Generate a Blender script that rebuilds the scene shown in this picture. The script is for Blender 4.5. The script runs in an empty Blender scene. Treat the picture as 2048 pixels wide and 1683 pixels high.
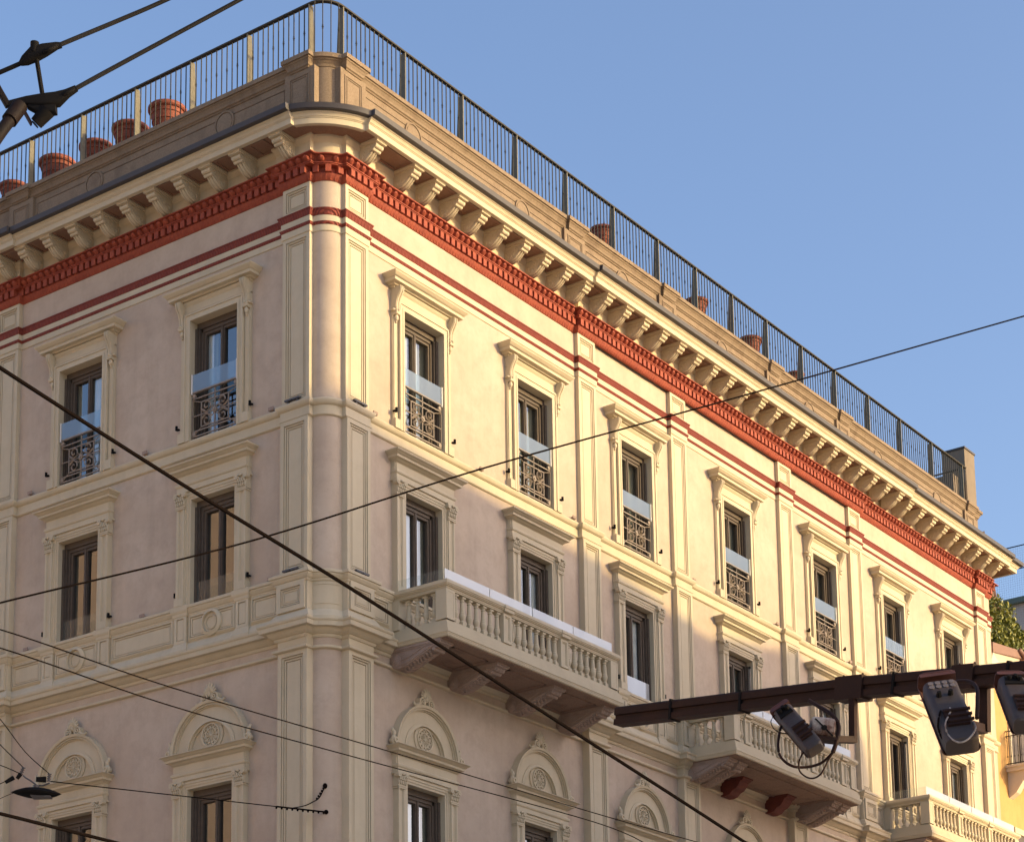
import bpy, bmesh, math, random
from mathutils import Vector, Matrix
random.seed(7)
PI = math.pi
sin, cos, rad = math.sin, math.cos, math.radians
SC = bpy.context.scene
COL = SC.collection

# ------------------------------------------------------------------ camera
cam = bpy.data.objects.new("camera", bpy.data.cameras.new("camera"))
COL.objects.link(cam)
SC.camera = cam
_yaw, _pit, _rol = 0.625350, 0.185981, -0.0145888
_f = Vector((cos(_pit) * cos(_yaw), cos(_pit) * sin(_yaw), sin(_pit)))
_r = Vector((sin(_yaw), -cos(_yaw), 0.0))
_u = _r.cross(_f)
_r2 = _r * cos(_rol) + _u * sin(_rol)
_u2 = _u * cos(_rol) - _r * sin(_rol)
M = Matrix((_r2, _u2, -_f)).transposed().to_4x4()
M.translation = Vector((-30.05266, -25.86351, 1.42867))
cam.matrix_world = M
cam.data.sensor_width = 36.0
cam.data.sensor_fit = 'HORIZONTAL'
cam.data.lens = 4391.335 / 2048 * 36
cam.data.shift_x = 0.0
cam.data.shift_y = (1882.641 - 841.5) / 2048
cam.data.clip_start = 0.2
cam.data.clip_end = 3000

# ------------------------------------------------------------------ light
SUN_TO = Vector((0.40, -1.0, 0.25)).normalized()          # towards the sun
SUN_EL = math.asin(SUN_TO.z)
SUN_AZ = math.atan2(SUN_TO.x, SUN_TO.y)
sun_data = bpy.data.lights.new("sun", 'SUN')
sun_data.energy = 1.85
sun_data.angle = rad(0.9)
sun_data.color = (1.0, 0.75, 0.33)
sun = bpy.data.objects.new("sun", sun_data)
COL.objects.link(sun)
sun.rotation_euler = SUN_TO.to_track_quat('Z', 'Y').to_euler()
sun.location = (10, -60, 60)

world = bpy.data.worlds.new("World")
SC.world = world
world.use_nodes = True
wn = world.node_tree
wn.nodes.clear()
w_out = wn.nodes.new('ShaderNodeOutputWorld')
w_bg = wn.nodes.new('ShaderNodeBackground')
w_sky = wn.nodes.new('ShaderNodeTexSky')
w_sky.sky_type = 'NISHITA'
w_sky.sun_disc = False
w_sky.sun_elevation = SUN_EL
w_sky.sun_rotation = SUN_AZ
w_sky.altitude = 100
w_sky.air_density = 1.0
w_sky.dust_density = 3.5
w_sky.ozone_density = 3.0
w_tint = wn.nodes.new('ShaderNodeMix')                    # white balance of the photograph
w_tint.data_type = 'RGBA'
w_tint.blend_type = 'MULTIPLY'
w_tint.inputs[0].default_value = 1.0
w_tint.inputs[7].default_value = (1.06, 0.95, 0.94, 1)
wn.links.new(w_sky.outputs[0], w_tint.inputs[6])
wn.links.new(w_tint.outputs[2], w_bg.inputs[0])
w_bg.inputs[1].default_value = 0.15
wn.links.new(w_bg.outputs[0], w_out.inputs[0])

SC.view_settings.view_transform = 'Standard'
SC.view_settings.look = 'None'
SC.view_settings.gamma = 1.0
SC.view_settings.exposure = 1.32
SC.view_settings.use_curve_mapping = False
SC.render.engine = 'CYCLES'
SC.cycles.max_bounces = 8
SC.cycles.transparent_max_bounces = 12

# ------------------------------------------------------------------ materials
def new_mat(name):
    m = bpy.data.materials.new(name)
    m.use_nodes = True
    n = m.node_tree
    b = n.nodes['Principled BSDF']
    return m, n, b

def lnk(n, a, b):
    n.links.new(a, b)

def mixc(n, fac, a, b, typ='MIX'):
    x = n.nodes.new('ShaderNodeMix')
    x.data_type = 'RGBA'
    x.blend_type = typ
    if hasattr(fac, 'node'):
        lnk(n, fac, x.inputs[0])
    else:
        x.inputs[0].default_value = fac
    for s, v in ((6, a), (7, b)):
        if hasattr(v, 'node'):
            lnk(n, v, x.inputs[s])
        else:
            x.inputs[s].default_value = (*v, 1)
    return x.outputs[2]

def noise(n, scale, detail=4, rough=0.6, stretch=None, coord='Object'):
    tc = n.nodes.new('ShaderNodeTexCoord')
    t = n.nodes.new('ShaderNodeTexNoise')
    t.inputs['Scale'].default_value = scale
    t.inputs['Detail'].default_value = detail
    t.inputs['Roughness'].default_value = rough
    src = tc.outputs[coord]
    if stretch:
        mp = n.nodes.new('ShaderNodeMapping')
        mp.inputs['Scale'].default_value = stretch
        lnk(n, src, mp.inputs[0])
        src = mp.outputs[0]
    lnk(n, src, t.inputs['Vector'])
    return t.outputs['Fac']

def ramp(n, src, lo, hi):
    r = n.nodes.new('ShaderNodeMapRange')
    r.inputs[1].default_value = lo
    r.inputs[2].default_value = hi
    lnk(n, src, r.inputs[0])
    return r.outputs[0]

def bump(n, b, src, strength, dist):
    x = n.nodes.new('ShaderNodeBump')
    x.inputs['Strength'].default_value = strength
    x.inputs['Distance'].default_value = dist
    lnk(n, src, x.inputs['Height'])
    lnk(n, x.outputs[0], b.inputs['Normal'])

def plaster(name, c1, c2, c3, rough=0.85, bs=0.25, big=0.5):
    m, n, b = new_mat(name)
    a = ramp(n, noise(n, big, 6, 0.66), 0.40, 0.62)
    d = ramp(n, noise(n, 2.3, 6, 0.7), 0.45, 0.75)
    c = mixc(n, a, c1, c2)
    c = mixc(n, d, c, c3)
    s = ramp(n, noise(n, 2.6, 5, 0.65, (1, 1, 0.07)), 0.50, 0.78)
    sm = n.nodes.new('ShaderNodeMath')
    sm.operation = 'MULTIPLY'
    sm.inputs[1].default_value = 0.34
    lnk(n, s, sm.inputs[0])
    c = mixc(n, sm.outputs[0], c, tuple(0.72 * q for q in c1))
    lnk(n, c, b.inputs['Base Color'])
    b.inputs['Roughness'].default_value = rough
    b.inputs['Specular IOR Level'].default_value = 0.25
    bump(n, b, noise(n, 45, 4, 0.7), bs, 0.01)
    return m

M_WALL = plaster('stucco', (0.487, 0.383, 0.288), (0.552, 0.448, 0.345), (0.435, 0.338, 0.258))
M_TRIM = plaster('cream_trim', (0.555, 0.468, 0.322), (0.585, 0.497, 0.348), (0.525, 0.442, 0.305), 0.7, 0.1, 0.9)
M_PANEL = plaster('panel_stucco', (0.70, 0.59, 0.45), (0.73, 0.625, 0.475), (0.68, 0.57, 0.43), 0.8, 0.15, 0.9)

def terracotta(name, base, dark, stripes=False):
    m, n, b = new_mat(name)
    a = ramp(n, noise(n, 6, 5, 0.7), 0.35, 0.7)
    c = mixc(n, a, base, dark)
    if stripes:
        tc = n.nodes.new('ShaderNodeTexCoord')
        w = n.nodes.new('ShaderNodeTexWave')
        w.wave_type = 'BANDS'
        w.bands_direction = 'DIAGONAL'
        w.inputs['Scale'].default_value = 14
        w.inputs['Distortion'].default_value = 1.5
        lnk(n, tc.outputs['Object'], w.inputs['Vector'])
        f = ramp(n, w.outputs['Fac'], 0.2, 0.8)
        c = mixc(n, f, tuple(0.75 * q for q in dark), c)
        bump(n, b, w.outputs['Fac'], 0.8, 0.02)
    else:
        bump(n, b, noise(n, 30, 5, 0.7), 0.5, 0.012)
    lnk(n, c, b.inputs['Base Color'])
    b.inputs['Roughness'].default_value = 0.75
    return m

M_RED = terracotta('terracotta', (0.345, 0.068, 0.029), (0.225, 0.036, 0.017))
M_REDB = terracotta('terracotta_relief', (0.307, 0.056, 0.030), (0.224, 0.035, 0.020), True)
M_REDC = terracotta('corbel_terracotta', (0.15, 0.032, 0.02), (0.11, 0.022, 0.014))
M_POT = terracotta('pot_clay', (0.26, 0.070, 0.036), (0.18, 0.044, 0.022))

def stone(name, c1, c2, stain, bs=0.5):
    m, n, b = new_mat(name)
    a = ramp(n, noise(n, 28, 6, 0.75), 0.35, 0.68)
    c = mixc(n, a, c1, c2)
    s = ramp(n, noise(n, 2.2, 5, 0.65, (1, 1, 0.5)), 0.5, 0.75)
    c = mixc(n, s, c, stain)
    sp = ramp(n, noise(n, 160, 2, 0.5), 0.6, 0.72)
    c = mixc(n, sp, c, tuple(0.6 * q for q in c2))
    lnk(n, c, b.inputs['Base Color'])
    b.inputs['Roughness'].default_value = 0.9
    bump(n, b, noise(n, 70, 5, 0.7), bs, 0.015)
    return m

M_STONE = stone('parapet_stone', (0.282, 0.212, 0.141), (0.207, 0.145, 0.091), (0.158, 0.108, 0.069))
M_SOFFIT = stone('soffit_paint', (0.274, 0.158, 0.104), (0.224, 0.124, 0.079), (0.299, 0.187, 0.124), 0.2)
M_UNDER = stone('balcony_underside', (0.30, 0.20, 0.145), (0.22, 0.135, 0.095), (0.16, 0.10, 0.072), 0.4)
M_CORBEL = stone('corbel_stone', (0.390, 0.295, 0.241), (0.332, 0.241, 0.191), (0.274, 0.195, 0.154), 0.4)

def matte(m, v=0.03):
    m.node_tree.nodes['Principled BSDF'].inputs['Specular IOR Level'].default_value = v
    return m

def metal(name, c, rough=0.5, metallic=0.0, var=0.25):
    m, n, b = new_mat(name)
    a = ramp(n, noise(n, 9, 5, 0.7), 0.3, 0.75)
    lnk(n, mixc(n, a, c, tuple(q * (1 - var) for q in c)), b.inputs['Base Color'])
    b.inputs['Roughness'].default_value = rough
    b.inputs['Metallic'].default_value = metallic
    return m

M_GUTTER = metal('gutter_sheet', (0.055, 0.045, 0.042), 0.55)
M_IRON = matte(metal('railing_paint', (0.065, 0.06, 0.05), 0.6), 0.1)
M_POST = matte(metal('post_paint', (0.19, 0.175, 0.135), 0.6), 0.1)
M_GRILLE = metal('wrought_iron', (0.30, 0.235, 0.18), 0.6)
M_FRAME = metal('window_frame', (0.12, 0.092, 0.070), 0.5)
M_CHANNEL = metal('shutter_channel', (0.10, 0.085, 0.075), 0.5)
M_SHUT = metal('shutter_paint', (0.34, 0.30, 0.25), 0.6)
M_BLACK = metal('black_fitting', (0.011, 0.010, 0.010), 0.75)
M_CABLE = metal('cable_rubber', (0.009, 0.006, 0.005), 0.9)
matte(M_CABLE)
matte(M_BLACK, 0.08)
matte(M_FRAME, 0.2)
M_BRACKETMETAL = metal('lamp_grey', (0.09, 0.085, 0.09), 0.5)

def rusty(name, base, rust, amount):
    m, n, b = new_mat(name)
    a = ramp(n, noise(n, 5, 7, 0.75), 0.62 - amount, 0.8 - amount)
    d = ramp(n, noise(n, 40, 4, 0.7), 0.4, 0.7)
    r = mixc(n, d, rust, tuple(0.6 * q for q in rust))
    lnk(n, mixc(n, a, base, r), b.inputs['Base Color'])
    b.inputs['Roughness'].default_value = 0.6
    bump(n, b, noise(n, 60, 4, 0.7), 0.2, 0.004)
    return m

M_ARM = rusty('brown_arm_paint', (0.027, 0.0145, 0.012), (0.042, 0.02, 0.014), 0.15)
matte(M_ARM, 0.1)
M_TUBE = matte(rusty('tube_paint', (0.010, 0.008, 0.0075), (0.016, 0.009, 0.008), 0.12), 0.1)
M_CAMW = rusty('rusty_white_paint', (0.36, 0.31, 0.26), (0.12, 0.042, 0.02), 0.20)
M_CAMB = rusty('rusty_brown_hood', (0.085, 0.028, 0.02), (0.06, 0.02, 0.014), 0.2)
M_CAMG = rusty('grey_camera_paint', (0.042, 0.030, 0.024), (0.038, 0.018, 0.013), 0.15)

def glass(name, tint, refl_rough=0.02, opac=0.0, body=(0.6, 0.7, 0.75), ior=1.5):
    m, n, b = new_mat(name)
    n.nodes.remove(b)
    out = [x for x in n.nodes if x.type == 'OUTPUT_MATERIAL'][0]
    tr = n.nodes.new('ShaderNodeBsdfTransparent')
    tr.inputs[0].default_value = (*tint, 1)
    gl = n.nodes.new('ShaderNodeBsdfGlossy')
    gl.inputs['Roughness'].default_value = refl_rough
    lw = n.nodes.new('ShaderNodeLayerWeight')
    lw.inputs[0].default_value = 0.5
    pw = n.nodes.new('ShaderNodeMath')
    pw.operation = 'POWER'
    pw.inputs[1].default_value = 4.0
    lnk(n, lw.outputs['Facing'], pw.inputs[0])
    fr = n.nodes.new('ShaderNodeMapRange')
    r0 = ((ior - 1) / (ior + 1)) ** 2
    fr.inputs[3].default_value = r0
    fr.inputs[4].default_value = 1.0
    lnk(n, pw.outputs[0], fr.inputs[0])
    base = tr.outputs[0]
    if opac > 0:
        df = n.nodes.new('ShaderNodeBsdfDiffuse')
        df.inputs[0].default_value = (*body, 1)
        tl = n.nodes.new('ShaderNodeBsdfTranslucent')
        tl.inputs[0].default_value = (*body, 1)
        ad = n.nodes.new('ShaderNodeMixShader')
        ad.inputs[0].default_value = 0.35
        lnk(n, df.outputs[0], ad.inputs[1])
        lnk(n, tl.outputs[0], ad.inputs[2])
        mx = n.nodes.new('ShaderNodeMixShader')
        mx.inputs[0].default_value = opac
        lnk(n, base, mx.inputs[1])
        lnk(n, ad.outputs[0], mx.inputs[2])
        base = mx.outputs[0]
    m2 = n.nodes.new('ShaderNodeMixShader')
    lnk(n, fr.outputs[0], m2.inputs[0])
    lnk(n, base, m2.inputs[1])
    lnk(n, gl.outputs[0], m2.inputs[2])
    lnk(n, m2.outputs[0], out.inputs[0])
    return m

M_PANE = glass('window_glass', (0.8, 0.85, 0.85), 0.015, 0, ior=2.9)
M_GUARD = glass('guard_glass', (0.515, 0.664, 0.714), 0.03, 0.34, (0.515, 0.647, 0.764), 2.1)
M_SCREEN = glass('balcony_glass', (0.8, 0.88, 0.9), 0.08, 0.7, (0.80, 0.82, 0.84), 2.3)
M_CLEAR = glass('clear_glass', (0.88, 0.93, 0.93), 0.02, 0.06, (0.8, 0.85, 0.85), 1.5)

def plain(name, c, rough=0.8):
    m, n, b = new_mat(name)
    a = ramp(n, noise(n, 3, 4, 0.6), 0.3, 0.7)
    lnk(n, mixc(n, a, c, tuple(0.85 * q for q in c)), b.inputs['Base Color'])
    b.inputs['Roughness'].default_value = rough
    return m

M_ROOM = plain('dark_room', (0.11, 0.10, 0.085))
M_CURT = plain('sheer_curtain', (0.88, 0.88, 0.87))
M_DRAPE = plain('olive_drape', (0.34, 0.32, 0.23))
M_WHITE = plain('white_trim_paint', (0.78, 0.76, 0.72), 0.5)
M_ROOF = plain('roof_sheet', (0.25, 0.2, 0.17))

# ------------------------------------------------------------------ mesh builder
class MB:
    """facade coordinates (t along the wall, d outwards, z up) unless world=True"""
    def __init__(s, world=False):
        s.v = []
        s.f = []
        s.w = world

    def add(s, pts, faces):
        o = len(s.v)
        s.v.extend(pts)
        s.f.extend([tuple(o + i for i in f) for f in faces])

    def quad(s, a, b, c, d):
        s.add([a, b, c, d], [(0, 1, 2, 3)])

    def box(s, t0, t1, d0, d1, z0, z1):
        p = [(t, d, z) for z in (z0, z1) for d in (d0, d1) for t in (t0, t1)]
        s.add(p, [(0, 1, 3, 2), (4, 6, 7, 5), (0, 4, 5, 1), (2, 3, 7, 6), (0, 2, 6, 4), (1, 5, 7, 3)])

    def loft(s, loops, closed=True, cap0=False, cap1=False):
        n = len(loops[0])
        pts = [p for l in loops for p in l]
        fs = []
        for k in range(len(loops) - 1):
            for i in range(n if closed else n - 1):
                j = (i + 1) % n
                fs.append((k * n + i, k * n + j, (k + 1) * n + j, (k + 1) * n + i))
        if cap0:
            fs.append(tuple(range(n)))
        if cap1:
            fs.append(tuple((len(loops) - 1) * n + i for i in range(n)))
        s.add(pts, fs)

    def tube(s, path, r, n=6, cap=True):
        P = [Vector(p) for p in path]
        loops = []
        for i, p in enumerate(P):
            a = P[max(0, i - 1)]
            b = P[min(len(P) - 1, i + 1)]
            tg = (b - a).normalized()
            up = Vector((0, 0, 1)) if abs(tg.z) < 0.9 else Vector((1, 0, 0))
            x = tg.cross(up).normalized()
            y = x.cross(tg)
            rr = r[i] if isinstance(r, (list, tuple)) else r
            loops.append([tuple(p + x * rr * cos(2 * PI * k / n) + y * rr * sin(2 * PI * k / n)) for k in range(n)])
        s.loft(loops, True, cap, cap)

    def lathe(s, c, prof, n=12, cap=True):
        loops = [[(c[0] + r * cos(2 * PI * k / n), c[1] + r * sin(2 * PI * k / n), c[2] + z) for k in range(n)] for r, z in prof]
        s.loft(loops, True, cap, cap)

    def ellip(s, c, rx, ry, rz, nu=8, nv=5):
        loops = []
        for j in range(nv + 1):
            ph = -PI / 2 + PI * j / nv
            q = max(0.02, cos(ph))
            loops.append([(c[0] + rx * q * cos(2 * PI * k / nu), c[1] + ry * q * sin(2 * PI * k / nu), c[2] + rz * sin(ph)) for k in range(nu)])
        s.loft(loops, True, True, True)

    def extr_t(s, prof, t0, t1):
        """closed (d,z) profile extruded along t"""
        s.loft([[(t0, d, z) for d, z in prof], [(t1, d, z) for d, z in prof]], True, True, True)

    def extr_d(s, prof, d0, d1):
        """closed (t,z) outline extruded outwards"""
        s.loft([[(t, d0, z) for t, z in prof], [(t, d1, z) for t, z in prof]], True, True, True)

    def panel(s, t0, t1, z0, z1, steps, db=None):
        """front face with nested steps [(inset, d)...]; db closes the sides back to depth db"""
        loops = []
        if db is not None:
            loops.append([(t0, db, z0), (t1, db, z0), (t1, db, z1), (t0, db, z1)])
        for i, d in steps:
            loops.append([(t0 + i, d, z0 + i), (t1 - i, d, z0 + i), (t1 - i, d, z1 - i), (t0 + i, d, z1 - i)])
        s.loft(loops, True, False, True)

    def cornice(s, half, d0, prof, back=-0.02, c=0.0):
        loops = []
        for e, z in prof:
            loops.append([(c - half - e, back, z), (c - half - e, d0 + e, z), (c + half + e, d0 + e, z), (c + half + e, back, z)])
        s.loft(loops, True, True, True)

    def ring(s, c, r0, r1, d0, d1, a0=0.0, a1=2 * PI, n=24, dm=None):
        """flat ring in the wall plane (half rings too)"""
        full = abs(a1 - a0 - 2 * PI) < 1e-6
        m = n if full else n + 1
        loops = []
        for k in range(m):
            a = a0 + (a1 - a0) * k / n
            ca, sa = cos(a), sin(a)
            P = lambda r, d: (c[0] + r * ca, d, c[1] + r * sa)
            loops.append([P(r0, d0), P(r0, d1), P(r1, dm if dm is not None else d1), P(r1, d0)])
        if full:
            loops.append(loops[0])
        s.loft(loops, True, not full, not full)

    def disc(s, c, r, d0, d1, n=20):
        s.loft([[(c[0] + r * cos(2 * PI * k / n), d, c[1] + r * sin(2 * PI * k / n)) for k in range(n)] for d in (d0, d1)], True, True, True)

    def build(s, name, mat, parent=None, loc=(0, 0, 0), rz=0.0, smooth=False, sharp=38):
        me = bpy.data.meshes.new(name)
        vs = s.v if s.w else [(t, -d, z) for t, d, z in s.v]
        me.from_pydata(vs, [], s.f)
        bm = bmesh.new()
        bm.from_mesh(me)
        bmesh.ops.recalc_face_normals(bm, faces=bm.faces)
        bm.to_mesh(me)
        bm.free()
        me.materials.append(mat)
        if smooth:
            me.polygons.foreach_set('use_smooth', [True] * len(me.polygons))
            me.set_sharp_from_angle(angle=rad(sharp))
        o = bpy.data.objects.new(name, me)
        COL.objects.link(o)
        if parent:
            o.parent = parent
        o.location = loc
        o.rotation_euler = (0, 0, rz)
        return o

def tag(o, label, cat, group=None, kind=None):
    o['label'] = label
    o['category'] = cat
    if group:
        o['group'] = group
    if kind:
        o['kind'] = kind
    return o

def empty(name, loc=(0, 0, 0), parent=None, rz=0.0):
    o = bpy.data.objects.new(name, None)
    COL.objects.link(o)
    o.location = loc
    o.rotation_euler = (0, 0, rz)
    if parent:
        o.parent = parent
    return o

def dup(o, parent=None, loc=None, rz=None):
    c = o.copy()
    COL.objects.link(c)
    if parent:
        c.parent = parent
    if loc is not None:
        c.location = loc
    if rz is not None:
        c.rotation_euler = (0, 0, rz)
    for ch in list(o.children):
        dup(ch, c)
    return c

# ------------------------------------------------------------------ ground
g = MB(True)
g.quad((-900, -900, 0), (900, -900, 0), (900, 900, 0), (-900, 900, 0))
M_PAVE = plain('paving', (0.46, 0.41, 0.34))
g.build('ground', M_PAVE)['kind'] = 'structure'

# ------------------------------------------------------------------ corner building
B = empty('corner_building')
tag(B, 'cream and pink corner palazzo with terracotta bands, balconies and a roof terrace railing', 'building')

XR, YL, RC = 31.2, 15.0, 0.40
WR = [2.86, 6.76, 10.85, 15.478, 20.10, 24.20, 28.10]       # window axes, right front
WL = [2.94, 6.78]                                           # window axes, left front
PR = [0.40, 8.51, 12.45, 17.74, 21.67, 29.98]               # pilaster starts, right
PLs = [0.40, 8.79]                                          # pilaster starts, left
PW = 0.70
HALF = PI / 2

def plan(D, jR, jL, lat=1.0, n=9, latc=None, flat=1.0):
    """plan polyline at distance D off the wall, breaking forward by j over each jog"""
    latc = lat if latc is None else latc
    pts = []
    L = []
    for xa, xb, j in jL:
        la = latc if abs(xa - RC) < 1e-6 else lat
        L += [(xa - D * la, D), (xa - D * la, D + j), (xb + D * lat, D + j), (xb + D * lat, D)]
    L.append((YL, D))
    for t, d in reversed(L):
        pts.append((-d, t))
    cor = abs(jR[0][0] - RC) < 1e-6 if jR else False
    q = D * latc / (RC + D) if cor else 0.0
    th0 = math.asin(max(-0.9, min(0.9, q)))
    for k in range(n):
        th = (HALF - th0) + (2 * th0 - HALF) * k / (n - 1)
        if k == 0 or k == n - 1:
            continue
        x, y = RC - (RC + D) * sin(th), RC - (RC + D) * cos(th)
        e45 = -(RC - (RC + D) * sin(th0) + RC - (RC + D) * cos(th0)) * .70711
        h = -(x + y) * .70711 - e45
        pts.append((x + .70711 * (1 - flat) * h, y + .70711 * (1 - flat) * h))
    R = []
    for xa, xb, j in jR:
        la = latc if abs(xa - RC) < 1e-6 else lat
        R += [(xa - D * la, D), (xa - D * la, D + j), (xb + D * lat, D + j), (xb + D * lat, D)]
    R.append((XR + D, D))
    for t, d in R:
        pts.append((t, -d))
    pts.append((XR + D, 6.0))
    return pts

def sweep(prof, jR, jL, name, mat, lat=1.0, latc=None, n=9, smooth=True, flat=1.0):
    mb = MB(True)
    loops = [[(x, y, z) for x, y in plan(D, jR, jL, lat, n, latc, flat)] for D, z in prof]
    mb.loft(loops, False)
    if name is None:
        return mb
    return mb.build(name, mat, B, smooth=smooth, sharp=16)

def jogs(starts, w, j, e=0.0):
    return [(s - (0 if k == 0 else e), s + w + e, j) for k, s in enumerate(starts)]

J3R, J3L = jogs(PR, PW, 0.10), jogs(PLs, PW, 0.10)
J2R, J2L = jogs(PR, PW, 0.14), jogs(PLs, PW, 0.14)
J1R, J1L = jogs(PR, PW + 0.03, 0.18), jogs(PLs, PW + 0.03, 0.18)
JTR, JTL = [(0.40, 1.10, 0.10), (8.51, 22.37, 0.10), (29.98, 30.68, 0.10)], [(0.40, 1.10, 0.10), (8.79, 14.0, 0.10)]
NOJ = []

# walls with window openings
def wall_sheet(mb, t0, t1, z0, z1, holes):
    ts = sorted({t0, t1, *[h[0] for h in holes], *[h[1] for h in holes]})
    zs = sorted({z0, z1, *[h[2] for h in holes], *[h[3] for h in holes]})
    for i in range(len(ts) - 1):
        for k in range(len(zs) - 1):
            a, b, c, e = ts[i], ts[i + 1], zs[k], zs[k + 1]
            tm, zm = (a + b) / 2, (c + e) / 2
            if any(h[0] < tm < h[1] and h[2] < zm < h[3] for h in holes):
                continue
            mb.quad((a, 0, c), (b, 0, c), (b, 0, e), (a, 0, e))

def holes(cs):
    H = []
    for c in cs:
        H.append((c - 0.70, c + 0.70, 19.60, 22.22))
        H.append((c - 0.64, c + 0.64, 16.10, 18.38))
        H.append((c - 0.64, c + 0.64, 9.0, 12.40))
    return H

mb = MB()
wall_sheet(mb, RC, XR, 5.0, 25.3, holes(WR))
mb.build('wall', M_WALL, B)
mb = MB()
wall_sheet(mb, -YL, -RC, 5.0, 25.3, holes([-c for c in WL]))
mb.build('wall', M_WALL, B, rz=-HALF)
mb = MB(True)
arc = [(RC - RC * sin(HALF * k / 24), RC - RC * cos(HALF * k / 24)) for k in range(25)]
mb.loft([[(x, y, z) for x, y in arc] for z in (5.0, 25.3)], False)
mb.build('rounded_corner', M_WALL, B, smooth=True)
mb = MB(True)
mb.quad((0, YL, 0), (XR, YL, 0), (XR, YL, 26.4), (0, YL, 26.4))
mb.quad((XR, 0, 0), (XR, YL, 0), (XR, YL, 26.4), (XR, 0, 26.4))
mb.build('rear_wall', M_WALL, B)
mb = MB(True)
mb.quad((0.5, 0.5, 26.4), (XR, 0.5, 26.4), (XR, YL, 26.4), (0.5, YL, 26.4))
mb.build('roof_terrace', M_ROOF, B)
mb = MB(True)
mb.box(0.05, XR, 0.05, YL, 0.0, 4.99)
mb.build('ground_storey', M_TRIM, B)

# moulding courses that run round the corner
sweep([(-.03, 14.56), (.03, 14.57), (.065, 14.585), (.07, 14.61), (.055, 14.635), (.03, 14.645), (-.03, 14.65)], J1R, J1L, 'astragal', M_TRIM)
sweep([(-.03, 14.80), (.02, 14.80), (.035, 14.83), (.035, 14.86), (.06, 14.865), (.11, 14.90), (.14, 14.94), (.15, 14.955), (.24, 14.96), (.245, 14.99),
       (.25, 15.05), (.265, 15.055), (.28, 15.085), (.28, 15.095), (.05, 15.12), (-.03, 15.12)], J1R, J1L, 'floor_cornice', M_TRIM)
sweep([(-.03, 15.10), (.15, 15.10), (.15, 15.19), (.135, 15.21), (.10, 15.28), (.06, 15.335), (.045, 15.345), (.045, 15.95), (-.03, 15.95)], J2R, J2L, 'plinth_course', M_TRIM)
sweep([(-.03, 15.90), (.055, 15.90), (.07, 15.92), (.07, 15.95), (.085, 15.955), (.11, 15.99), (.125, 16.015), (.125, 16.045), (.15, 16.05), (.155, 16.10),
       (.14, 16.115), (-.03, 16.125)], J2R, J2L, 'rail_course', M_TRIM)
sweep([(-.03, 19.25), (.02, 19.255), (.045, 19.275), (.045, 19.30), (.025, 19.31), (.025, 19.47), (.045, 19.475), (.075, 19.50), (.095, 19.54), (.10, 19.57),
       (.085, 19.595), (.06, 19.605), (-.03, 19.61)], J3R, J3L, 'string_course', M_TRIM)
sweep([(-.03, 23.10), (.015, 23.105), (.02, 23.12), (.02, 23.238), (-.03, 23.238)], J3R, J3L, 'fascia', M_TRIM)
sweep([(-.03, 23.238), (.03, 23.24), (.045, 23.27), (.05, 23.298), (.03, 23.304), (-.03, 23.305)], J3R, J3L, 'thin_terracotta_band', M_REDB)
sweep([(-.03, 23.305), (.025, 23.306), (.025, 23.435), (-.03, 23.436)], J3R, J3L, 'fascia', M_TRIM)
sweep([(-.03, 23.436), (.035, 23.437), (.045, 23.46), (.065, 23.51), (.07, 23.54), (.08, 23.545), (.08, 23.572), (-.03, 23.58)], J3R, J3L, 'wide_terracotta_band', M_REDB)
TERRA = sweep([(-.03, 24.165), (.02, 24.17), (.03, 24.19), (.055, 24.21), (.08, 24.26), (.09, 24.295), (.025, 24.30), (.025, 24.445), (.145, 24.45), (.145, 24.468),
       (.165, 24.472), (.165, 24.49), (.115, 24.495), (.125, 24.53), (.16, 24.58), (.19, 24.61), (.25, 24.615), (.25, 24.638), (.10, 24.66), (-.03, 24.66)], JTR, JTL, None, None)
sweep([(.085, 24.64), (.10, 24.66), (.10, 24.94), (.12, 24.96), (.15, 25.01), (.17, 25.03), (.17, 25.075), (-.03, 25.08)], JTR, JTL, 'frieze', M_TRIM)
JCR, JCL = [(RC, 8.2, 0.09), (8.2, 24.25, 0.16), (24.25, XR, 0.09)], [(RC, 8.2, 0.09), (8.2, 14.0, 0.16)]

def sweep_c(prof, name, mat, smooth=False):
    return sweep(prof, JCR, JCL, name, mat, 0.0, 0.14, 25, smooth, 0.62)

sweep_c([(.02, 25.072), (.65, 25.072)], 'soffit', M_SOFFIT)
sweep_c([(.595, 25.071), (.595, 25.045), (.67, 25.045), (.685, 25.05), (.685, 25.165), (.70, 25.17), (.70, 25.185), (.715, 25.19), (.73, 25.22), (.74, 25.23), (.74, 25.243),
         (.76, 25.25), (.77, 25.28), (.3, 25.29)], 'corona', M_TRIM)
sweep_c([(.74, 25.275), (.835, 25.277), (.86, 25.295), (.87, 25.40), (.85, 25.41), (-.2, 25.46)], 'gutter', M_GUTTER)

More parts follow.
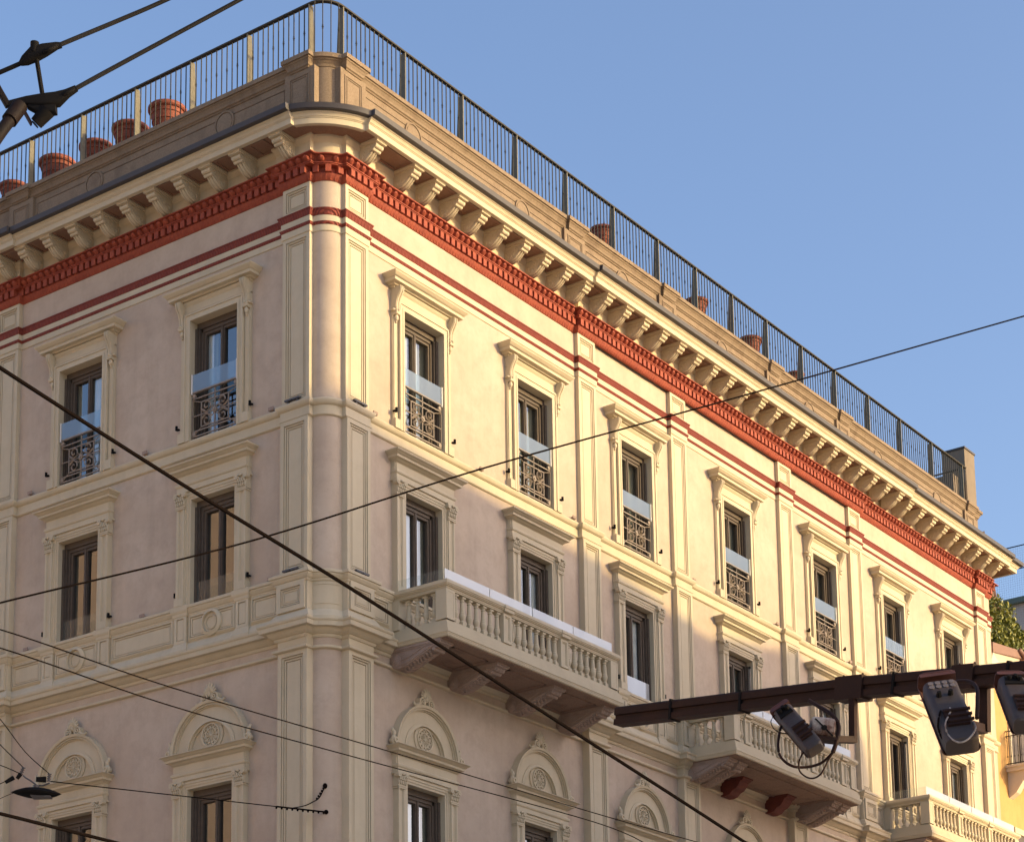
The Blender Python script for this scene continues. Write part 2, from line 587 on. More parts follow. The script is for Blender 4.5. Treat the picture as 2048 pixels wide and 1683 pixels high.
# terracotta ornament: eggs, dentils and leaf tips follow the same plan line
def along(D, jR, jL, pitch, skip_arc=False):
    """points and outward directions at a pitch along both fronts and the corner"""
    out = []
    def seg(tlist, jg, flip):
        for t in tlist:
            j = 0
            for xa, xb, jj in jg:
                if xa - D < t < xb + D:
                    j = jj
            if flip:
                out.append(((-(D + j), t), (-1, 0), (0, -1)))
            else:
                out.append(((t, -(D + j)), (0, -1), (1, 0)))
    t0 = RC - D + pitch * 0.5
    nR = int((XR - t0) / pitch)
    seg([t0 + pitch * k for k in range(nR + 1)], jR, False)
    nL = int((13.0 - t0) / pitch)
    seg([t0 + pitch * k for k in range(nL + 1)], jL, True)
    th0 = math.asin(D / (RC + D))
    arcl = (HALF - 2 * th0) * (RC + D)
    m = max(1, int(arcl / pitch))
    for k in range(m):
        th = th0 + (HALF - 2 * th0) * (k + 0.5) / m
        nrm = (-sin(th), -cos(th))
        out.append(((RC + nrm[0] * (RC + D), RC + nrm[1] * (RC + D)), nrm, (cos(th), -sin(th))))
    return out

def put(mb, P, n, t, loops_local, cap=True):
    """local (a along, b outward, z) loops placed at P"""
    L = [[(P[0] + t[0] * a + n[0] * b, P[1] + t[1] * a + n[1] * b, z) for a, b, z in lp] for lp in loops_local]
    mb.loft(L, True, cap, cap)

mb = TERRA
for P, n, t in along(.15, JTR, JTL, .187):
    L = []
    for k in range(5):
        ph = -1.35 + 2.7 * k / 4
        q = cos(ph)
        L.append([(.068 * q * cos(2 * PI * i / 8), .012 + .075 * q * sin(2 * PI * i / 8) + .03 * sin(ph), 24.553 + .062 * sin(ph)) for i in range(8)])
    put(mb, P, n, t, L)
for P, n, t in along(.02, JTR, JTL, .187):
    w = .058
    q = [(-w, -.01), (w, -.01), (w, .118), (-w, .118)]
    put(mb, P, n, t, [[(a, b, 24.302) for a, b in q], [(a, b, 24.449) for a, b in q]])
for P, n, t in along(.05, JTR, JTL, .094):
    put(mb, P, n, t, [[(a * .016, -.025 + b * .01, 24.176) for a, b in ((-1, 0), (1, 0), (1, 1), (-1, 1))],
                      [(a * .036, -.02 + b * .03, 24.215) for a, b in ((-1, 0), (1, 0), (.5, 1), (-.5, 1))],
                      [(a * .034, .005 + b * .035, 24.272) for a, b in ((-1, 0), (1, 0), (.5, 1), (-.5, 1))]])
mb.build('terracotta_cornice', M_RED, B, smooth=True, sharp=30)

# modillion brackets under the corona
def make_modillion():
    mb = MB()
    mb.box(-.15, .15, .09, .70, 25.0, 25.066)
    mb.box(-.165, .165, .09, .715, 25.03, 25.064)
    prof = [(.09, 25.0), (.62, 25.0), (.64, 24.97), (.62, 24.93), (.55, 24.90), (.47, 24.86), (.40, 24.80), (.32, 24.745), (.22, 24.715), (.13, 24.70), (.09, 24.69)]
    mb.extr_t(prof, -.105, .105)
    for dd, zz, rr in ((.60, 24.955, .052), (.545, 24.895, .04)):
        for a, b, k in ((-.115, -.045, 1.0), (-.045, .045, .93), (.045, .115, 1.0)):
            mb.loft([[(t, dd + rr * k * cos(2 * PI * i / 10), zz + rr * k * sin(2 * PI * i / 10)) for i in range(10)] for t in (a, b)], True, True, True)
    # acanthus leaf on the belly
    belly = [(.50, 24.87), (.42, 24.805), (.33, 24.745), (.23, 24.715), (.15, 24.70)]
    for tt, rr in ((-.066, .030), (0, .040), (.066, .030)):
        mb.tube([(tt, d + .012, z + .002) for d, z in belly], [rr * .7, rr, rr, rr * .85, rr * .5], 7)
    # side scrolls
    for sg in (-1, 1):
        for (dd, zz, rr) in ((.24, 24.80, .065), (.50, 24.945, .04)):
            mb.loft([[(sg * tt, dd + rr * q * cos(2 * PI * i / 10), zz + rr * q * sin(2 * PI * i / 10)) for i in range(10)] for tt, q in ((.10, 1), (.118, 1), (.118, .6), (.108, .5))], True, False, True)
        for (dd, zz) in ((.36, 24.88), (.31, 24.92), (.41, 24.93), (.33, 24.82), (.17, 24.90)):
            mb.ellip((sg * .106, dd, zz), .014, .032, .02, 6, 4)
    return mb.build('modillion', M_TRIM, B, smooth=True)

mod = make_modillion()
mod.location = (.80, 0, 0)
xs = [2.0] + [2.70 + .7785 * k for k in range(37)]
for x in xs:
    if x < XR - .2:
        dup(mod, B, (x, -(.08 if 8.3 < x < 24.2 else 0), 0))
ys = [.80] + [1.86 + .7785 * k for k in range(13)]
ys[1:] = [1.88, 2.70] + [2.70 + .7785 * k for k in range(1, 12)]
for y in ys:
    dup(mod, B, (0, y, 0), -HALF)
# coffer borders on the soffit, between brackets
def coffer(w):
    mb = MB()
    for (t0, t1, d0, d1) in ((-w, w, .20, .235), (-w, w, .615, .65), (-w, -w + .035, .235, .615), (w - .035, w, .235, .615)):
        mb.box(t0, t1, d0, d1, 25.052, 25.075)
    return mb.build('soffit_coffer', M_SOFFIT, B)
allx = sorted([.80] + xs)
cof = coffer(.199)
cof_used = False
for a, b in zip(allx, allx[1:]):
    if b - a > 1.0:
        coffer((b - a) / 2 - .19).location = ((a + b) / 2, 0, 0)
    elif cof_used:
        dup(cof, B, ((a + b) / 2, 0, 0))
    else:
        cof.location = ((a + b) / 2, 0, 0)
        cof_used = True
for a, b in zip(ys, ys[1:]):
    dup(cof, B, (0, (a + b) / 2, 0), -HALF)

# pilasters
def pil_third(w=PW):
    mb = MB()
    mb.panel(0, w, 19.60, 23.11, [(0, .0998), (.085, .0998), (.087, .06), (.101, .06), (.103, .088), (.125, .082), (.127, .045), (.143, .045), (.145, .07), (.17, .066), (.172, .04), (.186, .04), (.188, .062)], -.02)
    mb.panel(0, w, 23.575, 24.172, [(0, .0998), (.08, .0998), (.082, .06), (.096, .06), (.098, .088), (.118, .082), (.12, .045), (.136, .045), (.138, .07), (.16, .066), (.162, .04), (.176, .04), (.178, .062)], -.02)
    return mb
def pil_second(w=PW):
    mb = MB()
    mb.panel(0, w, 16.12, 19.258, [(0, .1398), (.085, .1398), (.087, .10), (.101, .10), (.103, .128), (.125, .122), (.127, .085), (.143, .085), (.145, .11), (.17, .106), (.172, .08), (.186, .08), (.188, .102)], -.02)
    return mb
def pil_pedestal(w=PW):
    mb = MB()
    mb.panel(0, w, 15.36, 15.93, [(0, .228), (.10, .228), (.102, .19), (.116, .19), (.118, .216), (.138, .212), (.14, .189), (.156, .189), (.158, .206), (.18, .202), (.182, .188), (.196, .188), (.198, .198)], .0)
    return mb
def pil_first(w=PW + .03):
    mb = MB()
    mb.panel(0, w, 14.62, 14.82, [(0, .1798)], -.02)
    mb.panel(0, w, 5.0, 14.575, [(0, .1798), (.09, .1798), (.092, .14), (.106, .14), (.108, .168), (.13, .162), (.132, .12), (.148, .12), (.15, .148), (.178, .142), (.18, .115), (.196, .115), (.198, .137)], -.02)
    return mb
for fn in (pil_third, pil_second, pil_pedestal, pil_first):
    nm = 'pedestal' if fn is pil_pedestal else 'pilaster'
    p0 = None
    for x in PR:
        p0 = fn().build(nm, M_TRIM, B, (x, 0, 0)) if p0 is None else dup(p0, B, (x, 0, 0))
    for y in PLs:
        dup(p0, B, (0, y + PW, 0), -HALF)
# panelled apron of the rounded corner between the pedestals
mb = MB(True)
for r_, z0, z1, th in ((.452, 15.45, 15.86, .10), (.442, 15.50, 15.81, .14)):
    L = []
    for k in range(13):
        a = .22 + (HALF - .44) * k / 12
        n_ = (-sin(a), -cos(a))
        L.append([(RC + n_[0] * q, RC + n_[1] * q, z) for q, z in ((.43, z0), (r_ + .003, z0), (r_ + .003, z0 + .03), (r_, z0 + .03))])
    mb.loft(L, True, True, True)
    L = []
    for k in range(13):
        a = .22 + (HALF - .44) * k / 12
        n_ = (-sin(a), -cos(a))
        L.append([(RC + n_[0] * q, RC + n_[1] * q, z) for q, z in ((.43, z1 - .03), (r_ + .003, z1 - .03), (r_ + .003, z1), (r_, z1))])
    mb.loft(L, True, True, True)
mb.build('curved_apron_panel', M_TRIM, B, smooth=True)

# aprons between pedestals (level of the balcony balustrades)
def apron(mb, t0, t1, db=.03):
    mb.panel(t0, t1, 15.37, 15.92, [(0, .052), (.04, .088), (.06, .088), (.062, .05), (.078, .05), (.08, .076), (.105, .070), (.107, .049), (.121, .049), (.123, .060)], db)
def strip_ped(c):
    mb = MB()
    mb.panel(c - .16, c + .16, 15.36, 15.93, [(0, .105), (.06, .105), (.062, .07), (.076, .07), (.078, .092)], .03)
    mb.cornice(.17, .10, [(0, 15.90), (.02, 15.92), (.03, 15.97), (.05, 16.0), (.06, 16.03), (.065, 16.11), (.05, 16.124), (0, 16.13)], .0, c)
    mb.cornice(.17, .10, [(.065, 15.09), (.065, 15.20), (.04, 15.25), (.015, 15.33), (0, 15.36)], .0, c)
    return mb
def roundel(c):
    mb = MB()
    for r0, r1, d1, dm in ((.21, .275, .135, .10), (.155, .205, .08, .08), (.125, .15, .10, .09)):
        mb.ring((c, 15.645), r0, r1, .03, d1, n=28, dm=dm)
    mb.disc((c, 15.645), .135, .03, .075, 24)
    return mb
for c in WL:
    for e in (-.83, .83):
        strip_ped(-c + e).build('pedestal', M_TRIM, B, rz=-HALF)
    mb = MB()
    apron(mb, -c - .64, -c + .64)
    mb.build('apron', M_TRIM, B, rz=-HALF)
    roundel(-c).build('roundel', M_TRIM, B, rz=-HALF)
for a, b in ((-WL[0] + 1.03, -1.15), (-WL[1] + 1.03, -WL[0] - 1.03), (-8.75, -WL[1] - 1.03)):
    mb = MB()
    apron(mb, a, b)
    mb.build('apron', M_TRIM, B, rz=-HALF)
for c in (WR[2], WR[4]):
    for e in (-.83, .83):
        strip_ped(c + e).build('pedestal', M_TRIM, B)
    mb = MB()
    apron(mb, c - .64, c + .64)
    mb.build('apron', M_TRIM, B)
    roundel(c).build('roundel', M_TRIM, B)
for a, b in ((1.15, 1.75), (8.0, 8.46), (9.26, WR[2] - 1.03), (WR[2] + 1.03, 12.4), (19.1, WR[4] - 1.03), (WR[4] + 1.03, 21.62), (22.42, 23.0), (29.2, 29.93)):
    if b - a > .3:
        mb = MB()
        apron(mb, a, b)
        mb.build('apron', M_TRIM, B)

# ------------------------------------------------------------------ windows
def shutter(mb, t, d0, d1, z0, z1, sg):
    """louvred leaf folded back against the jamb, seen from the side"""
    mb.box(t - .02, t + .02, d0, d0 + .05, z0, z1)
    mb.box(t - .02, t + .02, d1 - .05, d1, z0, z1)
    mb.box(t - .02, t + .02, d0, d1, z0, z0 + .06)
    mb.box(t - .02, t + .02, d0, d1, z1 - .06, z1)
    k = int((z1 - z0 - .12) / .06)
    for i in range(k):
        z = z0 + .07 + i * .06
        mb.extr_d([(t - .02, z), (t + .02, z + .03), (t + .02, z + .042), (t - .02, z + .012)], d0 + .05, d1 - .05)

def casement(parent, hw, z0, z1, dress):
    """frame, panes, curtains and a dark room behind an opening of half width hw"""
    f = MB()
    df, dbk = -.17, -.23
    # roller housing and side channels
    f.box(-hw, hw, -.23, -.09, z1 - .13, z1)
    for s in (-1, 1):
        f.box(min(s * hw, s * (hw - .06)), max(s * hw, s * (hw - .06)), -.23, -.03, z0, z1 - .13)
        f.box(min(s * (hw - .06), s * (hw - .09)), max(s * (hw - .06), s * (hw - .09)), -.23, -.075, z0, z1 - .13)
        f.box(min(s * (hw - .09), s * (hw - .145)), max(s * (hw - .09), s * (hw - .145)), -.23, -.125, z0, z1 - .13)
    f.box(-hw + .09, hw - .09, -.23, -.125, z1 - .20, z1 - .13)
    zt = z1 - .20
    for s in (-1, 1):
        a, b = (0.0, hw - .145) if s > 0 else (-hw + .145, 0.0)
        f.box(a + (.012 if s > 0 else 0), a + .052, dbk, df + .02, z0, zt)
        f.box(b - .052, b - (0 if s > 0 else .012), dbk, df + .02, z0, zt)
        f.box(a + .052, b - .052, dbk, df + .02, zt - .06, zt)
        f.box(a + .052, b - .052, dbk, df + .02, z0, z0 + .10)
    f.box(-.022, .022, dbk, df + .04, z0, zt)
    f.build('frame', M_FRAME, parent)
    p = MB()
    p.quad((-hw + .2, -.205, z0), (hw - .2, -.205, z0), (hw - .2, -.205, zt), (-hw + .2, -.205, zt))
    p.build('pane', M_PANE, parent)
    r = MB()
    r.box(-hw - .3, hw + .3, -1.7, -.24, z0 - .2, z1 + .2)
    r.f = [q for i, q in enumerate(r.f) if i != 3]
    r.build('room', M_ROOM, parent)
    # curtains
    def curtain(nm, mat, t0, t1, zz0, amp, dd):
        c = MB()
        k = max(6, int((t1 - t0) / .02))
        pts = [(t0 + (t1 - t0) * i / k, dd + amp * sin(i * 1.9) * (.6 + .4 * sin(i * .7))) for i in range(k + 1)]
        c.loft([[(t, d, z) for t, d in pts] for z in (zz0, z1 - .1)], False)
        c.build(nm, mat, parent, smooth=True)
    for nm, mat, t0, t1 in dress:
        curtain(nm, mat, t0, t1, z0, .02, -.26 if nm == 'curtain' else -.33)

def surround_third():
    mb = MB()
    hw, z0, z1 = .65, 19.58, 22.17
    def arch(i0, i1, d, dback=-.02):
        for s in (-1, 1):
            a, b = sorted((s * (hw + i0), s * (hw + i1)))
            mb.box(a, b, dback, d, z0, z1 + i0)
        mb.box(-hw - i1, hw + i1, dback, d, z1 + i0, z1 + i1)
    # architrave: three fillets, then the flat outer strip
    arch(0, .05, .125, -.24)
    arch(.05, .12, .115)
    arch(.12, .155, .135)
    for s in (-1, 1):
        a, b = sorted((s * (hw + .155), s * (hw + .30)))
        mb.box(a, b, -.02, .055, z0, 22.35)
        a, b = sorted((s * (hw + .175), s * (hw + .28)))
        mb.box(a, b, .055, .075, z0 + .12, 21.95)
        a, b = sorted((s * (hw + .145), s * (hw + .31)))
        mb.box(a, b, -.02, .13, z0, z0 + .20)
    # entablature
    mb.box(-.95, .95, -.02, .09, 22.325, 22.58)
    mb.cornice(.80, .09, [(0, 22.345), (.018, 22.35), (.018, 22.365), (0, 22.37)])
    mb.cornice(.86, .08, [(.0, 22.50), (.02, 22.53), (.05, 22.56), (.06, 22.585)])
    mb.cornice(.97, .11, [(0, 22.57), (.01, 22.60), (.06, 22.605), (.075, 22.63), (.16, 22.64), (.165, 22.70), (.18, 22.705), (.20, 22.735), (.235, 22.765),
                          (.245, 22.775), (.25, 22.80), (.24, 22.808), (0, 22.82)])
    # consoles
    for s in (-1, 1):
        c = s * (hw + .235)
        side = [(-.01, 22.59), (.25, 22.59), (.26, 22.54), (.25, 22.48), (.215, 22.42), (.17, 22.34), (.145, 22.26), (.135, 22.18), (.15, 22.10), (.165, 22.05), (.15, 22.01), (.11, 21.995), (-.01, 21.99)]
        mb.extr_t(side, c - .062, c + .062)
        side2 = [(.05, 22.58), (.265, 22.58), (.275, 22.54), (.262, 22.47), (.225, 22.41), (.18, 22.33), (.155, 22.25), (.145, 22.18), (.16, 22.10), (.05, 22.10)]
        mb.extr_t(side2, c - .045, c - .015)
        mb.extr_t(side2, c + .015, c + .045)
        mb.box(c - .10, c + .10, .03, .13, 22.075, 22.105)
        mb.ellip((c, .15, 22.09), .035, .04, .035)
        for e in (-1, 1):
            mb.ellip((c + e * .10, .10, 22.09), .028, .03, .028)
        mb.ellip((c, .10, 21.94), .05, .045, .07)
        mb.ellip((c, .09, 21.86), .025, .03, .035)
    return mb

def capital(mb, c, z0, z1, w, d):
    """small acanthus capital on a strip pilaster"""
    h = z1 - z0
    mb.box(c - w - .015, c + w + .015, -.02, d + .015, z0 - .03, z0)
    mb.box(c - w, c + w, -.02, d, z0, z1)
    mb.cornice(w + .03, d + .02, [(0, z1 - .045), (.02, z1 - .035), (.02, z1)], -.02, c)
    for k in range(-2, 3):
        t = c + k * w * .46
        mb.ellip((t, d + .012, z0 + h * .22), w * .22, .03, h * .22, 6, 4)
        mb.ellip((t, d + .035, z0 + h * .40), w * .17, .025, h * .08, 6, 4)
    for k in (-1.5, -.5, .5, 1.5):
        t = c + k * w * .46
        mb.ellip((t, d + .02, z0 + h * .55), w * .18, .028, h * .20, 6, 4)
    for s in (-1, 1):
        mb.ring((c + s * (w + .005), z0 + h * .76), .018, .052, d - .05, d + .055, n=10)
        mb.ellip((c + s * (w + .005), d + .045, z0 + h * .76), .02, .02, .02, 6, 4)
        mb.tube([(c + s * w * .2, d + .02, z0 + h * .5), (c + s * w * .5, d + .035, z0 + h * .72), (c + s * w * .9, d + .045, z0 + h * .82)], .014, 5)
    mb.ellip((c, d + .04, z1 - .04), .035, .03, .03, 6, 4)

def surround_lower(z0, z1, zc0, zc1, zf0, zf1, zk0, zk1, kd):
    """strip pilasters with capitals, architrave, fillet, frieze, cornice"""
    mb = MB()
    hw = .59
    for s in (-1, 1):
        for i0, i1, d, db in ((0, .05, .085, -.24), (.05, .10, .10, -.02), (.10, .135, .115, -.02)):
            a, b = sorted((s * (hw + i0), s * (hw + i1)))
            mb.box(a, b, db, d, z0, z1 + i0)
        c = s * .83
        mb.panel(c - .105, c + .105, z0, zc0 - .025, [(0, .14), (.045, .14), (.05, .125), (.065, .125), (.07, .112)], -.02)
        mb.box(c - .125, c + .125, -.02, .155, zc0 - .07, zc0 - .045)
        mb.box(c - .125, c + .125, -.02, .165, z0, z0 + .16)
        capital(mb, c, zc0, zc1, .115, .135)
    mb.box(-hw - .05, hw + .05, -.24, .085, z1, z1 + .05)
    mb.box(-hw - .10, hw + .10, -.02, .10, z1 + .05, z1 + .10)
    mb.box(-hw - .135, hw + .135, -.02, .115, z1 + .10, z1 + .135)
    mb.box(-.96, .96, -.02, .10, z1 + .135, zk0 + .02)
    mb.box(-.945, .945, -.02, .135, zc1, zf0)
    mb.cornice(.945, .135, [(0, zf0 - .012), (.02, zf0), (.03, zf0 + .02), (.03, zf1 - .02), (.01, zf1), (-.01, zf1)])
    mb.box(-.935, .935, -.02, .125, zf1, zk0)
    mb.cornice(.94, .125, [(0, zk0 - .02), (.015, zk0), (.03, zk0 + .005), (.05, zk0 + .03), (.075, zk0 + .045), (kd * .55, zk0 + .055), (kd * .58, zk0 + .10), (kd * .65, zk0 + .105),
                           (kd * .74, zk0 + .13), (kd * .9, zk0 + .15), (kd * .95, zk0 + .155), (kd, zk1 - .012), (kd * .97, zk1), (.0, zk1 + .015)])
    return mb

def acroterion(mb, c, z, s=1.0):
    for k in range(-3, 4):
        a = k * .36
        r_ = (.25 - .02 * abs(k)) * s
        P0 = (c + .02 * sin(a), .09, z + .13 * s)
        P1 = (c + r_ * .55 * sin(a), .125, z + .13 * s + r_ * .55 * cos(a))
        P2 = (c + r_ * sin(a), .10, z + .13 * s + r_ * cos(a))
        mb.tube([P0, P1, P2], [.014 * s, .034 * s, .014 * s], 6)
    mb.ellip((c, .10, z + .14 * s), .045 * s, .04, .06 * s)
    for e in (-1, 1):
        q = c + e * .135 * s
        mb.ring((q, z + .075 * s), .062 * s, .095 * s, .0, .125, n=16)
        mb.ring((q, z + .075 * s), .02 * s, .042 * s, .0, .135, n=12)
        mb.disc((q, z + .075 * s), .06 * s, .0, .09, 12)
        mb.tube([(q + e * .06 * s, .08, z + .03 * s), (q + e * .13 * s, .10, z - .02 * s), (q + e * .20 * s, .09, z - .03 * s), (q + e * .25 * s, .08, z + .0 * s), (q + e * .24 * s, .08, z + .03 * s)], [.045 * s, .036 * s, .03 * s, .024 * s, .015 * s], 6)
    mb.box(c - .16 * s, c + .16 * s, .0, .085, z - .05 * s, z + .03 * s)

def surround_first():
    mb = surround_lower(9.0, 12.352, 12.265, 12.52, 12.625, 12.69, 12.86, 13.03, .21)
    c = (0.0, 13.035)
    mb.ring(c, .60, .985, -.02, .07, 0, PI, 36)
    mb.ring(c, .95, 1.0, -.02, .15, 0, PI, 36, .17)
    mb.ring(c, .91, .95, -.02, .135, 0, PI, 36, .115)
    mb.ring(c, .885, .91, -.02, .095, 0, PI, 36)
    mb.ring(c, .63, .665, -.02, .085, 0, PI, 30)
    mb.ring(c, .585, .63, -.02, .10, 0, PI, 30, .085)
    mb.ring(c, .555, .585, -.02, .05, 0, PI, 30)
    mb.extr_d([(.57 * cos(PI * k / 24), 13.03 + .57 * sin(PI * k / 24)) for k in range(25)], -.02, .012)
    rc = (0.0, 13.36)
    mb.ring(rc, .235, .30, .0, .05, n=28, dm=.035)
    mb.ring(rc, .215, .24, .0, .075, n=28)
    mb.disc(rc, .22, .0, .028, 28)
    for k in range(12):
        a = 2 * PI * k / 12 + .13
        a2 = a + PI / 12
        mb.tube([(.03 * cos(a), .036, 13.36 + .03 * sin(a)), (.17 * cos(a), .046, 13.36 + .17 * sin(a))], [.009, .014], 5)
        mb.ring((.172 * cos(a2), 13.36 + .172 * sin(a2)), .026, .044, .02, .055, n=10)
    mb.disc(rc, .028, .02, .06, 10)
    acroterion(mb, 0.0, 14.03, 1.0)
    for s in (-1, 1):
        q = s * 1.05
        mb.ellip((q, .12, 13.13), .075, .06, .10)
        mb.ring((q, 13.12), .03, .06, .05, .19, n=10)
        mb.ellip((q - s * .015, .11, 13.26), .045, .045, .08)
        mb.ellip((q + s * .02, .10, 13.33), .03, .03, .05)
    return mb

def spiral(mb, c, r, d, a0, turns, sg, wd=.011):
    pts = []
    for i in range(15):
        q = i / 14
        a = a0 + sg * turns * 2 * PI * q
        rr = r * (1 - .78 * q)
        pts.append((c[0] + rr * cos(a), d, c[1] + rr * sin(a)))
    mb.tube(pts, wd, 4)

def grille():
    mb = MB()
    a, z0, z1, d = .63, 19.63, 20.60, .045
    for z in (z1, z1 - .13, z0 + .14, z0 + .03):
        mb.box(-a, a, d - .012, d + .012, z - .011, z + .011)
    mb.box(-a, a, d - .03, d + .03, z1 - .005, z1 + .02)
    for t in (-a + .01, 0, a - .01):
        mb.box(t - .010, t + .010, d - .012, d + .012, z0, z1)
    ix, iz0, iz1 = a - .26, z0 + .20, z1 - .24
    for s in (-1, 1):
        mb.box(s * ix - .01, s * ix + .01, d - .012, d + .012, iz0, iz1)
        for zc, zz in ((z1 - .16, iz1), (z0 + .03, iz0)):
            mb.tube([(s * (a - .02), d, zc), (s * ix, d, zz)], .011, 4)
    zm = (iz0 + iz1) / 2
    for z in (iz0, iz1):
        mb.box(-ix, ix, d - .012, d + .012, z - .01, z + .01)
    mb.box(-a, a, d - .010, d + .010, zm - .008, zm + .008)
    for s in (-1, 1):
        for e in (-1, 1):
            spiral(mb, (s * .22, zm + e * .155), .145, d + .01, -e * s * 0.3 + (PI if s < 0 else 0), 1.35, -e * s, .017)
            mb.tube([(0, d, zm + e * .02), (s * .07, d + .005, zm + e * .10), (s * .14, d + .01, zm + e * .05), (s * .24, d + .01, zm + e * .03), (s * .33, d + .01, zm + e * .10)], .012, 4)
        for zc in (z0 + .09, z1 - .07):
            mb.disc((s * (a - .065), zc), .045, d - .02, d + .02, 10)
    mb.disc((0, zm), .06, d - .015, d + .03, 12)
    mb.disc((0, zm), .03, d - .015, d + .045, 8)
    return mb

def guard(mb, hw, z0, z1, d):
    mb.quad((-hw, d, z0), (hw, d, z0), (hw, d, z1), (-hw, d, z1))

LEFTC = [('curtain', M_CURT, -.40, -.06)]
D_TOP = [('curtain', M_CURT, -.34, -.10), ('curtain', M_CURT, .08, .22), ('drape', M_DRAPE, .10, .62)]
D_MID = [('curtain', M_CURT, -.34, -.05), ('curtain', M_CURT, .08, .22), ('drape', M_DRAPE, .16, .58)]
D_LOW = [('curtain', M_CURT, -.34, -.05), ('curtain', M_CURT, .08, .23), ('drape', M_DRAPE, .2, .58)]

def make_window(level, dress, shut=0, guard_kind=None):
    if level == 3:
        mb, hw, z0, z1 = surround_third(), .65, 19.60, 22.17
    elif level == 2:
        mb, hw, z0, z1 = surround_lower(16.12, 18.327, 18.215, 18.50, 18.625, 18.69, 18.86, 19.05, .21), .59, 16.12, 18.327
    else:
        mb, hw, z0, z1 = surround_first(), .59, 9.0, 12.352
    w = mb.build('window', M_TRIM, B, smooth=True)
    casement(w, hw, z0, z1, dress)
    if shut:
        for k, e in ((1, 1), (2, -1)):
            if shut in (k, 3):
                s = MB()
                shutter(s, e * (hw - .035), -.20, .03, z0 + .03, z1 - .14, e)
                s.build('shutter', M_SHUT, w)
    if level == 3:
        grille().build('guard_railing', M_GRILLE, w, smooth=True)
        q = MB()
        guard(q, .605, 20.59, 20.99, .07)
        q.build('guard_glass', M_GUARD, w)
        for e in (-1, 1):
            q = MB()
            q.box(e * .615 - .012, e * .615 + .012, .055, .09, 20.57, 21.0)
            q.build('guard_clip', M_WHITE, w)
    if level == 2 and guard_kind:
        q = MB()
        guard(q, .57, 16.13, 16.60, -.04)
        q.build('guard_glass', M_SCREEN if guard_kind == 'white' else M_CLEAR, w)
    return w

w3 = make_window(3, D_TOP)
w3b = make_window(3, [('curtain', M_CURT, -.36, .04), ('drape', M_DRAPE, .30, .66)])
w3c = make_window(3, [('curtain', M_CURT, -.34, -.22), ('drape', M_DRAPE, .02, .66)])
w2b = make_window(2, [('curtain', M_CURT, -.36, .60)])
w2c = make_window(2, [('drape', M_DRAPE, -.34, -.1), ('curtain', M_CURT, .24, .50)])
w1b = make_window(1, [('curtain', M_CURT, -.34, .10), ('drape', M_DRAPE, .35, .6)])
w3s = make_window(3, D_TOP, 1)
w2 = make_window(2, D_MID)
w2g = make_window(2, [('curtain', M_CURT, -.34, -.10), ('curtain', M_CURT, .02, .40)], 0, 'white')
w2l = make_window(2, [], 0, 'clear')
w2s = make_window(2, D_MID, 1)
w2ss = make_window(2, [], 3)
w1 = make_window(1, D_LOW)
w1l = make_window(1, [])
w3l = make_window(3, [('curtain', M_CURT, -.50, -.33), ('drape', M_DRAPE, -.5, -.28)])
w3m = make_window(3, [('curtain', M_CURT, .0, .30), ('drape', M_DRAPE, -.62, -.40)])
used = set()
def place(proto, c, left=False):
    loc, rz = ((0, c, 0), -HALF) if left else ((c, 0, 0), 0.0)
    if proto.name not in used:
        used.add(proto.name)
        proto.location = loc
        proto.rotation_euler = (0, 0, rz)
        return proto
    return dup(proto, B, loc, rz)
for i, c in enumerate(WR):
    place({1: w3c, 3: w3b, 4: w3c, 5: w3s, 6: w3s}.get(i, w3), c)
    place({1: w2c, 2: w2g, 3: w2s, 4: w2b, 5: w2ss, 6: w2c}.get(i, w2), c)
    if i < 6:
        place(w1b if i % 2 else w1, c)
for c in WL:
    place(w3l if c < 4 else w3m, c, True)
    place(w2l, c, True)
    place(w1l, c, True)

# small floodlights fixed to the front
def spot():
    mb = MB()
    mb.box(-.022, .022, .0, .05, -.015, .015)
    mb.box(-.02, .02, .04, .10, -.035, -.008)
    mb.tube([(0, .08, -.035), (0, .08, .055)], .027, 8)
    return mb.build('spotlight', M_BLACK, B, smooth=True)
def uplight():
    mb = MB()
    mb.box(-.05, .05, .0, .06, 0, .05)
    mb.box(-.065, .065, .05, .07, .01, .075)
    return mb.build('uplight', M_CORBEL, B)
def bar_lamp():
    mb = MB()
    mb.box(-.19, -.01, .02, .08, .045, .08)
    mb.box(.01, .19, .02, .08, .045, .08)
    for t in (-.12, .12):
        mb.box(t - .015, t + .015, .0, .06, .0, .08)
    return mb.build('linear_lamp', M_BRACKETMETAL, B)
sp, up_, bl_ = spot(), uplight(), bar_lamp()
sp.location = (WR[0] - .95, -.06, 19.93)
first = True
for i, c in enumerate(WR):
    for s in (-1, 1):
        if first:
            first = False
            continue
        dup(sp, B, (c + s * 1.0, -.03, 19.93))
for c in WL:
    for s in (-1, 1):
        dup(sp, B, (-.03, c + s * 1.0, 19.93), -HALF)
        dup(sp, B, (-.03, c + s * .98, 16.38), -HALF)
for s in (-1, 1):
    dup(sp, B, (WR[2] + s * .98, -.03, 16.38))
up_.location = (4.81, -.03, 19.63)
for x, z in ((1.35, 16.14), (1.32, 19.63), (8.25, 19.63), (13.35, 19.63), (17.45, 19.63), (21.45, 19.63), (25.9, 19.63), (21.3, 16.14)):
    dup(up_, B, (x, -.03, z))
for y, z in ((1.4, 19.63), (4.86, 19.63), (8.3, 19.63), (1.4, 16.14), (4.86, 16.14), (8.3, 16.14)):
    dup(up_, B, (-.03, y, z), -HALF)
bl_.location = (.78, -.14, 16.13)
dup(bl_, B, (.78, -.10, 19.61))
dup(bl_, B, (-.14, .78, 16.13), -HALF)
dup(bl_, B, (-.10, .78, 19.61), -HALF)

